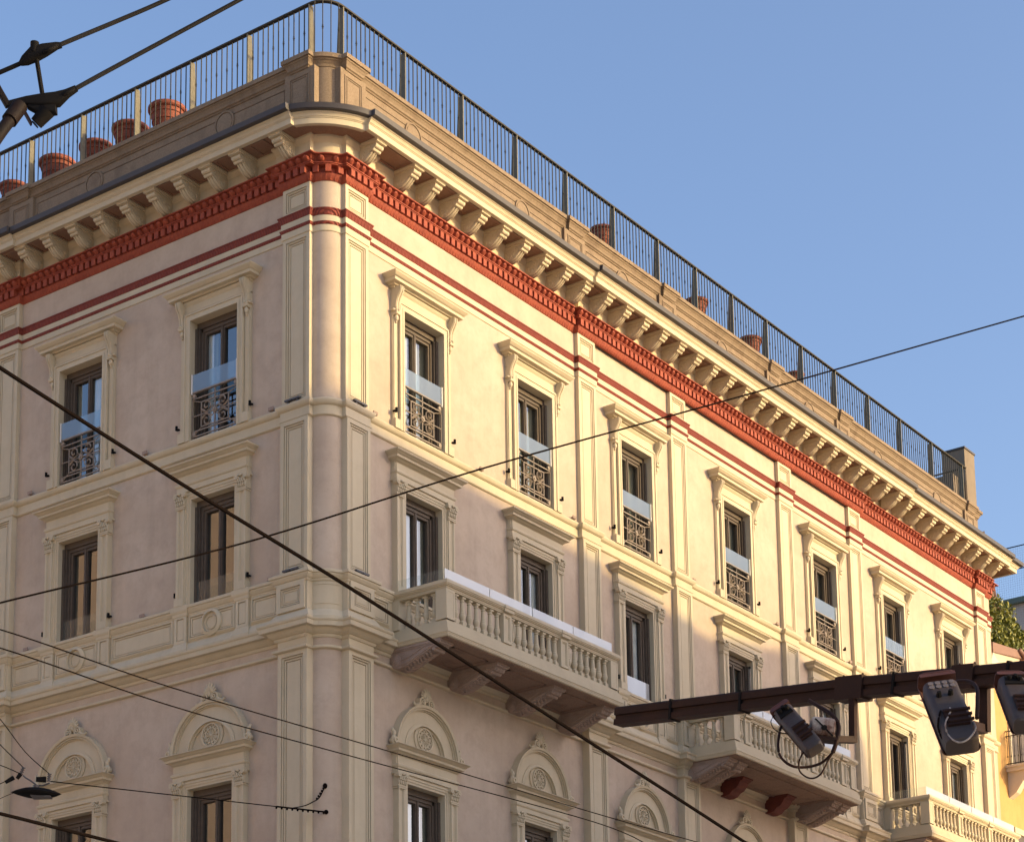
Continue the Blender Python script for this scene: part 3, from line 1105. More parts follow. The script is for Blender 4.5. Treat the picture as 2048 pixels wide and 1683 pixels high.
# ------------------------------------------------------------------ balconies
def baluster_mesh():
    mb = MB(True)
    mb.box(-.055, .055, -.055, .055, 0, .07)
    mb.lathe((0, 0, 0), [(.045, .07), (.05, .085), (.045, .10), (.036, .115), (.045, .135), (.06, .17), (.068, .205), (.062, .24), (.056, .25), (.062, .26), (.05, .275), (.05, .30),
                         (.047, .36), (.042, .46), (.038, .49), (.05, .50), (.05, .515), (.04, .525), (.042, .54), (.055, .555)], 10)
    mb.box(-.055, .055, -.055, .055, .555, .59)
    return mb

def corbel(w=.36):
    """scrolled console under a balcony"""
    mb = MB()
    side = [(0, 14.945), (1.22, 14.945), (1.24, 14.90), (1.20, 14.86), (1.12, 14.845), (1.05, 14.83), (.98, 14.79), (.86, 14.74), (.70, 14.68), (.52, 14.61), (.36, 14.56), (.22, 14.54), (.10, 14.56),
            (.03, 14.62), (0, 14.70)]
    mb.extr_t(side, -w / 2, w / 2)
    mb.box(-w / 2 - .03, w / 2 + .03, .0, 1.27, 14.90, 14.948)
    mb.box(-w / 2 - .015, w / 2 + .015, .0, 1.25, 14.87, 14.90)
    for s in (-1, 1):
        e = s * w / 2
        for rr, q in ((.13, .02), (.09, .035), (.05, .05)):
            mb.loft([[(e + s * tt, .15 + rr * k * cos(2 * PI * i / 14), 14.70 + rr * k * sin(2 * PI * i / 14)) for i in range(14)] for tt, k in ((0, 1), (q - .008, 1), (q, .85))], True, False, True)
        edge = [(.30, 14.60), (.52, 14.65), (.70, 14.72), (.86, 14.78), (1.0, 14.835)]
        mb.tube([(e + s * .005, d, z) for d, z in edge], .022, 5)
        mb.tube([(e + s * .004, d, z + .09) for d, z in edge[:4]], .016, 5)
    for k in range(9):
        q = k / 8
        d0, z0 = .30 + .62 * q, 14.545 + .20 * q ** 1.1
        mb.tube([(-w * .36, d0 + .03, z0 + .02), (0, d0 - .03, z0 - .012), (w * .36, d0 + .03, z0 + .02)], .028, 5)
    for dd, zz, rr in ((1.13, 14.85, .062), (1.06, 14.79, .045)):
        n_ = 6
        for i in range(n_):
            a, b = -w / 2 + .02 + (w - .04) * i / n_, -w / 2 + .02 + (w - .04) * (i + 1) / n_
            k = 1.0 if i % 2 else .85
            mb.loft([[(t, dd + rr * k * cos(2 * PI * j / 10), zz + rr * k * sin(2 * PI * j / 10)) for j in range(10)] for t in (a, b)], True, True, True)
    return mb

BAL = None
def balcony(t0, t1, dep, posts, corbels, glass_h=.27, pierced=False):
    global BAL
    mb = MB()
    mb.box(t0, t1, .0, dep, 14.955, 15.10)
    for e, z0, z1 in ((.035, 15.03, 15.095), (.02, 15.0, 15.03), (.012, 14.97, 15.0)):
        mb.box(t0 - e, t1 + e, .0, dep + e, z0, z1)
    s = mb.build('balcony', M_TRIM, B)
    u = MB()
    u.box(t0 + .04, t1 - .04, .02, dep - .04, 14.935, 14.956)
    cs = [c for c in corbels]
    for a, b in zip(cs, cs[1:]):
        for r0, r1, dz in (((a + .35, b - .35), (.25, dep - .30), 0),):
            for (x0, x1, y0, y1) in ((r0[0], r0[1], r1[0], r1[0] + .05), (r0[0], r0[1], r1[1] - .05, r1[1]), (r0[0], r0[0] + .05, r1[0], r1[1]), (r0[1] - .05, r0[1], r1[0], r1[1])):
                u.box(x0, x1, y0, y1, 14.915, 14.937)
    u.build('underside', M_UNDER, s)
    # base plinth, rail
    def ringbar(mb, ins, wd, z0, z1):
        mb.box(t0 + ins, t1 - ins, dep - ins - wd, dep - ins, z0, z1)
        for a, b in ((t0 + ins, t0 + ins + wd), (t1 - ins - wd, t1 - ins)):
            mb.box(a, b, .05, dep - ins - wd, z0, z1)
    p = MB()
    ringbar(p, .0, .30, 15.10, 15.20)
    for k in range(5):
        ringbar(p, .02 + .018 * k, .26 - .036 * k + .0, 15.20 + .026 * k, 15.20 + .026 * (k + 1) + .002)
    p.build('plinth', M_TRIM, s)
    r = MB()
    for ins, wd, z0, z1 in ((.07, .18, 15.925, 15.95), (.06, .20, 15.95, 15.985), (.035, .25, 15.985, 16.005), (.015, .29, 16.005, 16.03), (.0, .32, 16.03, 16.085), (.015, .29, 16.085, 16.105)):
        ringbar(r, ins, wd, z0, z1)
    for c in posts:
        r.box(c - .17, c + .17, dep - .3, dep + .018, 16.028, 16.087)
        r.box(c - .155, c + .155, dep - .3, dep + .0, 15.96, 16.028)
    r.build('handrail', M_TRIM, s)
    # pedestals
    def post(c, w=.27):
        q = MB()
        q.panel(c - w / 2, c + w / 2, 15.33, 15.93, [(0, dep - .055), (.05, dep - .055), (.055, dep - .07), (.07, dep - .07), (.075, dep - .085)], dep - .26)
        q.build('post', M_TRIM, s)
    for c in posts:
        post(c)
    for c, sg in ((t0 + .19, -1), (t1 - .19, 1)):
        q = MB()
        q.box(c - .1335, c + .1335, dep - .325, dep - .06, 15.33, 15.93)
        q.panel(c - .135, c + .135, 15.33, 15.93, [(0, dep - .055), (.05, dep - .055), (.055, dep - .07), (.07, dep - .07), (.075, dep - .085)], dep - .2)
        q.build('post', M_TRIM, s)
        q = MB()
        q.box(c - .137, c + .137, .04, .22, 15.33, 15.93)
        q.build('post', M_TRIM, s)
    # balusters
    if BAL is None:
        BAL = baluster_mesh().build('baluster', M_TRIM, s, (0, 0, -50), smooth=True)
    edges = [t0 + .19] + list(posts) + [t1 - .19]
    spots = []
    for a, b in zip(edges, edges[1:]):
        n_ = max(2, int(round((b - a - .27) / .218)))
        for k in range(n_):
            spots.append((a + .135 + (b - a - .27) * (k + .5) / n_, dep - .145))
    n_ = max(2, int(round((dep - .60) / .235)))
    for k in range(n_):
        dd = .26 + (dep - .60) * (k + .5) / n_
        spots += [(t0 + .19, dd), (t1 - .19, dd)]
    for t, d in spots:
        if BAL.location.z < -10:
            BAL.location = (t, -d, 15.325)
        else:
            dup(BAL, s, (t, -d, 15.325))
    # glass screen on the rail
    gz0, gz1 = 16.10, 16.10 + glass_h
    nseg = 4
    for k in range(nseg):
        a = t0 + .12 + (t1 - t0 - .24) * k / nseg
        b = t0 + .12 + (t1 - t0 - .24) * (k + 1) / nseg
        q = MB()
        q.quad((a + .008, dep - .15, gz0), (b - .008, dep - .15, gz0), (b - .008, dep - .15, gz1), (a + .008, dep - .15, gz1))
        q.build('glass_screen', M_SCREEN, s)
    for tt in (t0 + .13, t1 - .13):
        q = MB()
        q.quad((tt, .10, gz0), (tt, dep - .16, gz0), (tt, dep - .16, gz1), (tt, .10, gz1))
        q.build('glass_screen', M_CLEAR, s)
    q = MB()
    q.box(t0 + .10, t1 - .10, dep - .17, dep - .125, 16.104, 16.135)
    for tt in (t0 + .13, t1 - .13):
        q.box(tt - .022, tt + .022, .08, dep - .17, 16.104, 16.135)
    for k in range(1, nseg):
        a = t0 + .12 + (t1 - t0 - .24) * k / nseg
        q.box(a - .008, a + .008, dep - .16, dep - .138, gz1 - .16, gz1 - .02)
    q.build('screen_channel', M_WHITE, s)
    for c in corbels:
        corbel().build('corbel', M_CORBEL, s, (c, 0, 0), smooth=True)
    return s

balcony(1.80, 7.90, 1.45, [3.85, 5.85], [2.02, 3.86, 5.84, 7.68])
b2 = balcony(12.60, 18.80, 1.50, [13.30, 14.85, 16.55, 18.10], [12.87, 13.35, 18.05, 18.53])
balcony(23.05, 29.15, 1.45, [25.10, 27.10], [23.3, 25.1, 27.1, 28.9])
for c in (14.62, 16.78):
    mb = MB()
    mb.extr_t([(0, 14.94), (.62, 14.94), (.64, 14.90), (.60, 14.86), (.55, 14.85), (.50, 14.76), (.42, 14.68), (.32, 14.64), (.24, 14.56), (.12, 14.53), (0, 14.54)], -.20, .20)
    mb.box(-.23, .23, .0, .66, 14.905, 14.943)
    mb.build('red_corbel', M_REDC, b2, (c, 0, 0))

# ------------------------------------------------------------------ parapet and terrace railing
JPR = [(RC, RC + .78, .14), (8.36, 9.2, .07), (12.42, 13.2, .07), (17.72, 18.45, .07), (21.62, 22.4, .07), (30.0, 30.75, .07)]
JPL = [(RC, RC + .78, .14), (8.68, 9.45, .07)]
sweep([(-.60, 25.25), (-.17, 25.25), (-.17, 26.755), (-.6, 26.755)], JPR, JPL, 'parapet', M_STONE, 0.0, 0.0, 13, True, 0.5)
sweep([(-.60, 26.74), (-.15, 26.745), (-.14, 26.77), (-.115, 26.785), (-.105, 26.83), (-.075, 26.885), (-.055, 26.90), (-.05, 26.925), (-.02, 26.93), (-.015, 27.015), (-.03, 27.03), (-.62, 27.045), (-.62, 26.74)],
      [(a, b, j) for a, b, j in JPR], JPL, 'parapet_coping', M_STONE, 1.0, 1.0, 13, True, 0.4)
def para(lst, pier, cs, rz):
    for a, b in lst:
        mb = MB()
        mb.panel(a, b, 25.45, 26.60, [(0, -.172), (.001, -.150), (.02, -.150), (.022, -.185), (.038, -.185), (.04, -.150)], -.175)
        mb.build('parapet_panel', M_STONE, B, rz=rz)
    for a, b, f in pier:
        mb = MB()
        mb.panel(a + .12, b - .12, 25.5, 26.64, [(0, f + .0), (.001, f + .018), (.03, f + .018), (.032, f - .02), (.048, f - .02), (.05, f + .014), (.075, f + .014), (.077, f - .02), (.089, f - .02), (.091, f + .008)], f - .01)
        mb.build('pier_panel', M_STONE, B, rz=rz)
    for c in cs:
        mb = MB()
        mb.ring((c, 26.44), .238, .275, -.2, -.12, n=28)
        mb.disc((c, 26.44), .24, -.2, -.146, 28)
        mb.disc((c, 26.44), .215, -.2, -.128, 28)
        mb.build('parapet_roundel', M_STONE, B, rz=rz)
para([(1.26, 8.28), (9.28, 12.34), (13.28, 17.64), (18.53, 21.54), (22.48, 29.92)], [(RC, 1.18, -.03), (8.36, 9.2, -.10), (12.42, 13.2, -.10), (17.72, 18.45, -.10), (21.62, 22.4, -.10), (30.0, 30.75, -.10)], WR, 0)
para([(-8.6, -1.26)], [(-1.18, -RC, -.03), (-9.45, -8.68, -.10)], [-c for c in WL], -HALF)
mb = MB(True)
mb.lathe((RC + .02, RC + .02, 25.3), [(.25, 0), (.25, .30), (.235, .33), (.235, .36), (.20, .37)], 32)
mb.build('corner_drum', M_STONE, B, smooth=True)

RAIL = empty('terrace_railing', (0, 0, 0), B)
DR = -.22
ZB, ZT = 27.04, 28.34
PX = [.72, 2.72, 4.72, 6.72, 8.70, 10.68, 12.66, 14.46, 16.26, 18.06, 19.99, 21.92, 23.95, 26.0, 28.12, 30.3]
PY = [.72, 2.40, 4.02, 5.66, 7.32, 8.98, 10.7, 12.4]
def post_mesh():
    mb = MB()
    mb.loft([[(-.012, DR - .02, ZB), (.012, DR - .02, ZB), (.012, DR - .19, ZB), (-.012, DR - .19, ZB)],
             [(-.012, DR - .02, ZT - .03), (.012, DR - .02, ZT - .03), (.012, DR - .13, ZT - .03), (-.012, DR - .13, ZT - .03)]], True, True, True)
    mb.box(-.016, .016, DR - .022, DR + .0, ZB, ZT - .03)
    return mb
pm = post_mesh().build('railing_post', M_POST, RAIL, (PX[0], 0, 0))
for x in PX[1:]:
    dup(pm, RAIL, (x, 0, 0))
for y in PY:
    dup(pm, RAIL, (0, y, 0), -HALF)
def pickets(mb, a, b):
    n_ = max(2, int(round((b - a) / .143)))
    for k in range(1, n_):
        t = a + (b - a) * k / n_
        mb.box(t - .009, t + .009, DR - .037, DR - .019, ZB, ZT - .03)
        if k % 2:
            z = 27.72
            mb.lathe((t, DR - .0275, z), [(.008, -.05), (.02, -.035), (.012, -.015), (.026, 0), (.012, .015), (.02, .035), (.008, .05)], 6)
for a, b in zip(PX, PX[1:]):
    mb = MB()
    pickets(mb, a, b)
    mb.build('picket_panel', M_IRON, RAIL)
for a, b in zip(PY, PY[1:]):
    mb = MB()
    pickets(mb, -b, -a)
    mb.build('picket_panel', M_IRON, RAIL, rz=-HALF)
mb = MB(True)
for k in range(1, 5):
    th = HALF * k / 5
    r_ = .72 + DR + .03 - .0
    cx = .72
    x, y = cx - (cx + DR + .03) * sin(th), cx - (cx + DR + .03) * cos(th)
    mb.box(x - .0075, x + .0075, y - .0075, y + .0075, ZB, ZT - .03)
    if k in (1, 3):
        mb.lathe((x, y, 27.72), [(.008, -.05), (.02, -.035), (.012, -.015), (.026, 0), (.012, .015), (.02, .035), (.008, .05)], 6)
mb.build('picket_panel', M_IRON, RAIL)
def rail_plan(D):
    pts = [(-D, 12.4)]
    for k in range(13):
        th = HALF - HALF * k / 12
        pts.append((.72 - (.72 + D) * sin(th), .72 - (.72 + D) * cos(th)))
    pts.append((30.55, -D))
    return pts
mb = MB(True)
lp = [(DR + .005, ZT - .03), (DR + .01, ZT), (DR - .005, ZT + .015), (DR - .075, ZT + .015), (DR - .08, ZT - .03), (DR + .005, ZT - .03)]
mb.loft([[(x, y, z) for x, y in rail_plan(d)] for d, z in lp], False)
mb.build('handrail', M_IRON, RAIL, smooth=True)
# end return of the railing at the far corner
mb = MB(True)
mb.box(30.53, 30.56, -DR, 5.0, ZT - .03, ZT + .015)
for k in range(30):
    mb.box(30.535, 30.55, -DR + .14 * k, -DR + .14 * k + .015, ZB, ZT - .03)
mb.build('picket_panel', M_IRON, RAIL)
# stair tower on the roof at the far end
mb = MB(True)
mb.box(31.25, 32.0, .55, 1.30, 25.0, 29.3)
mb.box(30.45, 31.24, .62, 6.0, 26.4, 28.2)
M_TOWER = plaster('tower_render', (0.20, 0.16, 0.12), (0.22, 0.18, 0.135), (0.18, 0.145, 0.11))
mb.build('stair_tower', M_TOWER, B)
mb = MB(True)
mb.box(31.22, 32.03, .52, 1.33, 29.3, 29.36)
mb.build('tower_cap', M_GUTTER, B)

# ------------------------------------------------------------------ terrace pots
def pot_mesh():
    mb = MB(True)
    mb.lathe((0, 0, 0), [(.02, .10), (.17, .10), (.18, .16), (.26, .24), (.345, .36), (.365, .362), (.37, .39), (.355, .395), (.395, .49), (.42, .493), (.423, .525), (.405, .53), (.425, .60), (.435, .66), (.46, .665), (.465, .70), (.445, .71), (.46, .765), (.50, .77), (.53, .80),
                         (.53, .87), (.51, .89), (.46, .89), (.44, .80), (.40, .74), (.02, .74)], 28)
    return mb
def stand_mesh():
    mb = MB(True)
    mb.box(-.26, .26, -.26, .26, -.9, -.84)
    mb.lathe((0, 0, 0), [(.20, -.84), (.15, -.7), (.14, -.2), (.17, -.06), (.18, .11)], 16)
    return mb
pot_spots = [((1.0, 5.46), 28.22, .80, 'clay bowl on the left terrace closest to the rounded corner'),
             ((1.0, 6.58), 28.16, .80, 'clay bowl second from the rounded corner on the left terrace'),
             ((1.0, 7.66), 28.12, .74, 'clay bowl in the middle of the five on the left terrace'),
             ((1.0, 8.92), 28.18, .80, 'clay bowl left of the middle one on the left terrace'),
             ((1.0, 10.36), 28.08, .66, 'leftmost clay bowl, low behind the railing by the photo edge'),
             ((11.32, 1.0), 28.37, .58, 'clay bowl behind the right railing, highest up in the photo'),
             ((15.70, 1.0), 28.25, .62, 'clay bowl half hidden by a railing post along the right terrace'),
             ((18.50, 1.0), 28.27, .62, 'clay bowl in the open railing bay of the right terrace'),
             ((20.98, 1.0), 28.20, .50, 'farthest clay bowl of the right terrace, low behind the railing')]
pot0 = None
for (x, y), z, s, lab in pot_spots:
    if pot0 is None:
        pot0 = empty('terrace_pot')
        pot_mesh().build('bowl', M_POT, pot0, smooth=True)
        stand_mesh().build('stand', M_POT, pot0, smooth=True)
        o = pot0
    else:
        o = dup(pot0)
    k = s / 1.0
    z -= .10
    o.location = (x, y, z - .89 * (k + (.12 if x < 2 else .06)))
    o.scale = (k, k, k + (.12 if x < 2 else .06))
    o.rotation_euler = (0, 0, x * 1.7 + y)
    tag(o, 'terracotta ' + lab, 'flower pot', 'terracotta pots on the roof terrace')

# ------------------------------------------------------------------ neighbouring house, hedge, parasol, net
M_YEL = plaster('ochre_render', (0.515, 0.299, 0.108), (0.548, 0.328, 0.124), (0.473, 0.274, 0.100))
M_EAVE = plain('eave_sheet', (0.27, 0.155, 0.115))
NB = empty('neighbour_house', (31.3, .1, 0))
tag(NB, 'ochre yellow house with an iron balcony at the right edge, beyond the palazzo', 'building')
mb = MB(True)
mb.box(.02, 16, .0, 12, 0, 22.45)
mb.build('wall', M_YEL, NB)
for x0, x1, z0, z1 in ((1.2, 2.6, 19.0, 21.4), (1.2, 2.6, 14.6, 17.0), (5.0, 6.4, 19.0, 21.4), (5.0, 6.4, 14.6, 17.0)):
    mb = MB(True)
    mb.box(x0 - .15, x1 + .15, -.06, .03, z1, z1 + .18)
    mb.box(x0 - .15, x0, -.05, .03, z0, z1)
    mb.box(x1, x1 + .15, -.05, .03, z0, z1)
    mb.build('window_trim', M_TRIM, NB)
for x0, x1, z0, z1 in ((1.2, 2.6, 19.0, 21.4), (1.2, 2.6, 14.6, 17.0), (5.0, 6.4, 19.0, 21.4), (5.0, 6.4, 14.6, 17.0)):
    mb = MB(True)
    mb.box(x0, x1, -.02, .01, z0, z1)
    mb.box((x0 + x1) / 2 - .04, (x0 + x1) / 2 + .04, -.05, -.02, z0, z1)
    mb.build('window', M_FRAME, NB)
mb = MB(True)
mb.loft([[(-.02, .02, 22.80), (-.02, -.12, 22.82), (-.02, -.12, 22.50), (-.02, .02, 22.44)],
         [(1.55, .02, 22.80), (1.55, -.42, 22.86), (1.55, -.42, 22.62), (1.55, .02, 22.40)],
         [(8.0, .02, 22.75), (8.0, -.5, 22.75), (8.0, -.5, 22.5), (8.0, .02, 22.40)]], True, True, True)
mb.build('roof', M_EAVE, NB)
mb = MB(True)
mb.loft([[(.0, .0, 22.46), (.0, -.10, 22.50), (.0, .0, 22.0)], [(1.5, .0, 22.46), (1.5, -.36, 22.60), (1.5, .0, 21.95)]], True, True, True)
mb.build('eave_bracket', M_PANEL, NB)
mb = MB(True)
mb.tube([(1.35, -.40, 22.86), (1.55, -.48, 22.70), (1.75, -.55, 22.50), (2.4, -.55, 22.42)], .07, 10)
mb.build('downpipe', M_EAVE, NB, smooth=True)
# balcony
BA = MB(True)
BA.box(.75, 5.0, -1.15, .0, 18.86, 19.05)
BA.box(.70, 5.05, -1.20, .0, 18.98, 19.05)
BA.loft([[(.85, 0, 18.86), (.85, -1.0, 18.86), (.85, -.95, 18.74), (.85, -.5, 18.55), (.85, -.25, 18.2), (.85, 0, 18.05)],
         [(1.15, 0, 18.86), (1.15, -1.0, 18.86), (1.15, -.95, 18.74), (1.15, -.5, 18.55), (1.15, -.25, 18.2), (1.15, 0, 18.05)]], True, True, True)
BA.loft([[(3.85, 0, 18.86), (3.85, -1.0, 18.86), (3.85, -.95, 18.74), (3.85, -.5, 18.55), (3.85, -.25, 18.2), (3.85, 0, 18.05)],
         [(4.15, 0, 18.86), (4.15, -1.0, 18.86), (4.15, -.95, 18.74), (4.15, -.5, 18.55), (4.15, -.25, 18.2), (4.15, 0, 18.05)]], True, True, True)
ba = BA.build('balcony', M_PANEL, NB)
mb = MB(True)
def bars(p, q, n_):
    for k in range(n_ + 1):
        x, y = p[0] + (q[0] - p[0]) * k / n_, p[1] + (q[1] - p[1]) * k / n_
        mb.tube([(x, y, 19.05), (x, y, 20.15)], .010, 5)
        for zz in (19.35, 19.95):
            mb.ellip((x, y, zz), .022, .022, .035, 6, 4)
        mb.ring((x + .0, 20.04), .02, .04, -y - .008, -y + .008, n=8)
bars((.82, -.05), (.82, -1.08), 9)
bars((.82, -1.08), (4.9, -1.08), 34)
for z in (19.12, 20.0, 20.16):
    mb.tube([(.82, -.0, z), (.82, -1.08, z), (4.9, -1.08, z), (4.9, 0, z)], .018, 6)
mb.v = [(x, y, z) for x, y, z in mb.v]
mb.build('railing', M_IRON, ba)

M_LEAF, _n, _b = new_mat('hedge_leaf')
_oi = _n.nodes.new('ShaderNodeNewGeometry')
_cr = _n.nodes.new('ShaderNodeValToRGB')
_cr.color_ramp.elements[0].color = (0.045, 0.075, 0.010, 1)
_cr.color_ramp.elements[1].color = (0.30, 0.29, 0.04, 1)
lnk(_n, _oi.outputs['Random Per Island'], _cr.inputs[0])
lnk(_n, _cr.outputs[0], _b.inputs['Base Color'])
_b.inputs['Roughness'].default_value = 0.45
M_WOOD = plain('branch_bark', (0.10, 0.065, 0.04))

def leaf_cloud(mb, blobs, n_, size):
    tot = sum(b[3] * b[4] * b[5] for b in blobs)
    for cx, cy, cz, rx, ry, rz in blobs:
        for _ in range(int(n_ * rx * ry * rz / tot)):
            while True:
                p = Vector((random.uniform(-1, 1), random.uniform(-1, 1), random.uniform(-1, 1)))
                if .25 < p.length < 1:
                    break
            q = p.length ** .35 * (1 + .12 * random.uniform(-1, 1))
            p = p.normalized() * q
            c = Vector((cx + p.x * rx, cy + p.y * ry, cz + p.z * rz))
            a = Vector((random.uniform(-1, 1), random.uniform(-1, 1), random.uniform(-.3, 1))).normalized()
            u = a.cross(Vector((random.uniform(-1, 1), random.uniform(-1, 1), random.uniform(-1, 1)))).normalized()
            w = a.cross(u)
            s = size * random.uniform(.6, 1.3)
            mb.add([tuple(c + u * s), tuple(c + w * s * .45 + a * s * .12), tuple(c - u * s), tuple(c - w * s * .45 + a * s * .12)], [(0, 1, 2, 3)])

H = empty('hedge_plant', (31.6, 1.2, 22.45))
tag(H, 'dense glossy green shrub on the neighbouring terrace under the palazzo cornice', 'plant')
mb = MB(True)
leaf_cloud(mb, [(.45, -.1, 1.75, .55, .8, .75), (.75, -.2, .95, .85, .9, .85), (1.5, -.3, 1.55, .9, .9, .95), (2.4, -.2, 1.2, .95, .9, .95), (3.3, -.2, 1.0, .95, .9, .9),
                (2.1, -.6, .6, 1.2, .6, .6), (.10, -.15, 1.1, .35, .5, .6), (4.4, .0, 1.0, 1.1, .9, .9)], 15000, .078)
mb.build('foliage', M_LEAF, H)
mb = MB(True)
for x in (.5, 1.3, 2.2, 3.1, 4.0):
    mb.tube([(x, 0, 0), (x + .05, -.05, .5), (x - .1, .05, 1.0), (x + .1, 0, 1.5)], [.05, .04, .03, .015], 6)
    mb.tube([(x, -.02, .4), (x + .3, -.2, .9), (x + .5, -.1, 1.3)], [.03, .02, .01], 5)
mb.build('stem', M_WOOD, H)

M_CLOTH = plain('parasol_cloth', (0.36, 0.22, 0.15))
PS = empty('folded_parasol', (34.1, 1.15, 22.45))
tag(PS, 'folded brown parasol behind the shrub, below the end of the cornice', 'parasol')
mb = MB(True)
loops = []
for z, r_, am in ((3.75, .03, .0), (3.6, .09, .02), (3.2, .13, .035), (2.8, .17, .05), (2.4, .22, .07), (2.2, .25, .09)):
    loops.append([((r_ + am * cos(8 * a)) * cos(a), (r_ + am * cos(8 * a)) * sin(a), z + .05 * cos(8 * a) * (z < 2.5)) for a in [2 * PI * k / 48 for k in range(48)]])
mb.loft(loops, True, True, False)
mb.build('canopy', M_CLOTH, PS, smooth=True)
mb = MB(True)
mb.tube([(0, 0, 0), (0, 0, 3.8)], .03, 8)
mb.build('pole', M_FRAME, PS)

NET = empty('net_fence', (45.7, 5.7, 25.0))
tag(NET, 'fine dark netting on wires above the roofs at the right edge', 'net')
mb = MB(True)
dx, dy = 0.0, -1.0
def npnt(s, h):
    return (dx * s, dy * s, h)
for k in range(0, 58):
    s = k * .09 - .4
    mb.tube([npnt(s, 2.6), npnt(s, 6.39)], .0022, 3, False)
for k in range(0, 42):
    h = 2.6 + k * .09
    mb.tube([npnt(-.4, h), npnt(4.7, h)], .0022, 3, False)
mb.build('mesh', M_BLACK, NET)
mb = MB(True)
mb.tube([npnt(-.4, 6.4), npnt(4.7, 6.4)], .022, 6)
mb.tube([npnt(-.4, 5.5), npnt(4.7, 5.5)], .018, 6)
mb.build('wire', M_BLACK, NET)
mb = MB(True)
mb.tube([npnt(-.4, 0), npnt(-.4, 6.5)], .04, 8)
mb.tube([npnt(4.7, 0), npnt(4.7, 6.5)], .04, 8)
mb.build('post', M_BLACK, NET)

M_GREYW = plaster('grey_render', (0.415, 0.378, 0.349), (0.440, 0.398, 0.365), (0.390, 0.357, 0.332))
M_COPPER = plain('green_copper', (0.10, 0.15, 0.13))
GB = empty('distant_house', (60.6, 11.7, 0), rz=-HALF)
tag(GB, 'plain grey house with a green copper roof edge behind the shrub', 'building')
mb = MB(True)
mb.box(-.3, 14, .0, 10, 0, 34.55)
mb.build('wall', M_GREYW, GB)
mb = MB(True)
mb.loft([[(-.5, -.25, 34.55), (14.2, -.25, 34.55 - .0), (14.2, 10.2, 34.55), (-.5, 10.2, 34.55)], [(-.5, -.25, 34.8), (14.2, -.25, 34.8), (14.2, 10.2, 34.8), (-.5, 10.2, 34.8)]], True, True, True)
mb.box(1.0, 13.5, .8, 9, 34.8, 35.3)
mb.build('roof', M_COPPER, GB)

# ------------------------------------------------------------------ buildings across the streets (they throw the shade and show in the glass)
M_OPP = plaster('opposite_render', (0.66, 0.56, 0.44), (0.70, 0.60, 0.47), (0.62, 0.53, 0.42))
M_OPP2 = plaster('west_render', (0.64, 0.46, 0.32), (0.68, 0.50, 0.35), (0.61, 0.44, 0.31))
def far_block(name, lab, loc, rz, w, dep, roof, mat, groups):
    """block with its street front along +x at y=0 (facing -y locally); roof = [(x, z)...] outline"""
    e = empty(name, loc, None, rz)
    tag(e, lab, 'building')
    mb = MB(True)
    out = [(0, 0)] + [(w, 0)] + [(x, z) for x, z in reversed(roof)]
    mb.loft([[(x, 0, z) for x, z in out], [(x, dep, z) for x, z in out]], True, True, True)
    mb.build('wall', mat, e)
    mb = MB(True)
    for (x0, z0), (x1, z1) in zip(roof, roof[1:]):
        if abs(x1 - x0) > .5:
            mb.loft([[(x0, -.45, z0 - .02), (x0, dep + .4, z0 - .02), (x0, dep + .4, z0 + .16), (x0, -.45, z0 + .16)], [(x1, -.45, z1 - .02), (x1, dep + .4, z1 - .02), (x1, dep + .4, z1 + .16), (x1, -.45, z1 + .16)]], True, True, True)
    mb.build('roof', M_ROOF, e)
    n_ = int((w - 1.6) / 3.1)
    zmax = min(z for x, z in roof)
    z = 4.6
    while z + 2.6 < zmax:
        for k in range(n_):
            x = .8 + (w - 1.6) * (k + .5) / n_
            f = MB(True)
            f.box(x - .85, x + .85, -.07, .02, z + 2.2, z + 2.4)
            f.box(x - .85, x + .85, -.12, .02, z - .12, z)
            for s in (-1, 1):
                f.box(x + s * .70 - .13, x + s * .70 + .13, -.05, .02, z, z + 2.2)
            fo = f.build('window', M_TRIM, e)
            p = MB(True)
            p.box(x - .57, x + .57, -.02, .01, z, z + 2.2)
            p.build('pane', M_FRAME, fo)
        z += 3.9
    return e
far_block('opposite_house', 'tall ochre house across the street that shades the lower floors', (33.0, -24.0, 0), PI, 31.0, 12.0,
          [(0, 19.5), (.9, 20.0), (1.6, 23.2), (2.6, 24.3), (5.2, 24.9), (9.5, 24.15), (16.0, 24.75), (22.0, 25.15), (24.5, 25.9), (31.0, 26.4)], M_OPP, 1)
far_block('west_house', 'sunlit cream house standing across the side street', (-27.5, -4.0, 0), HALF, 46.0, 14.0, [(0, 17.0), (25, 17.0), (25.01, 34.0), (46.0, 34.0)], M_OPP2, 1)

# ------------------------------------------------------------------ camera gantry over the street
def beam(mb, pts, outline, up=(0, 0, 1), cap=True, scales=None):
    P = [Vector(p) for p in pts]
    loops = []
    for i, p in enumerate(P):
        t = (P[min(i + 1, len(P) - 1)] - P[max(0, i - 1)]).normalized()
        x = t.cross(Vector(up)).normalized()
        y = x.cross(t)
        k = scales[i] if scales else 1.0
        loops.append([tuple(p + x * a * k + y * b * k) for a, b in outline])
    mb.loft(loops, True, cap, cap)

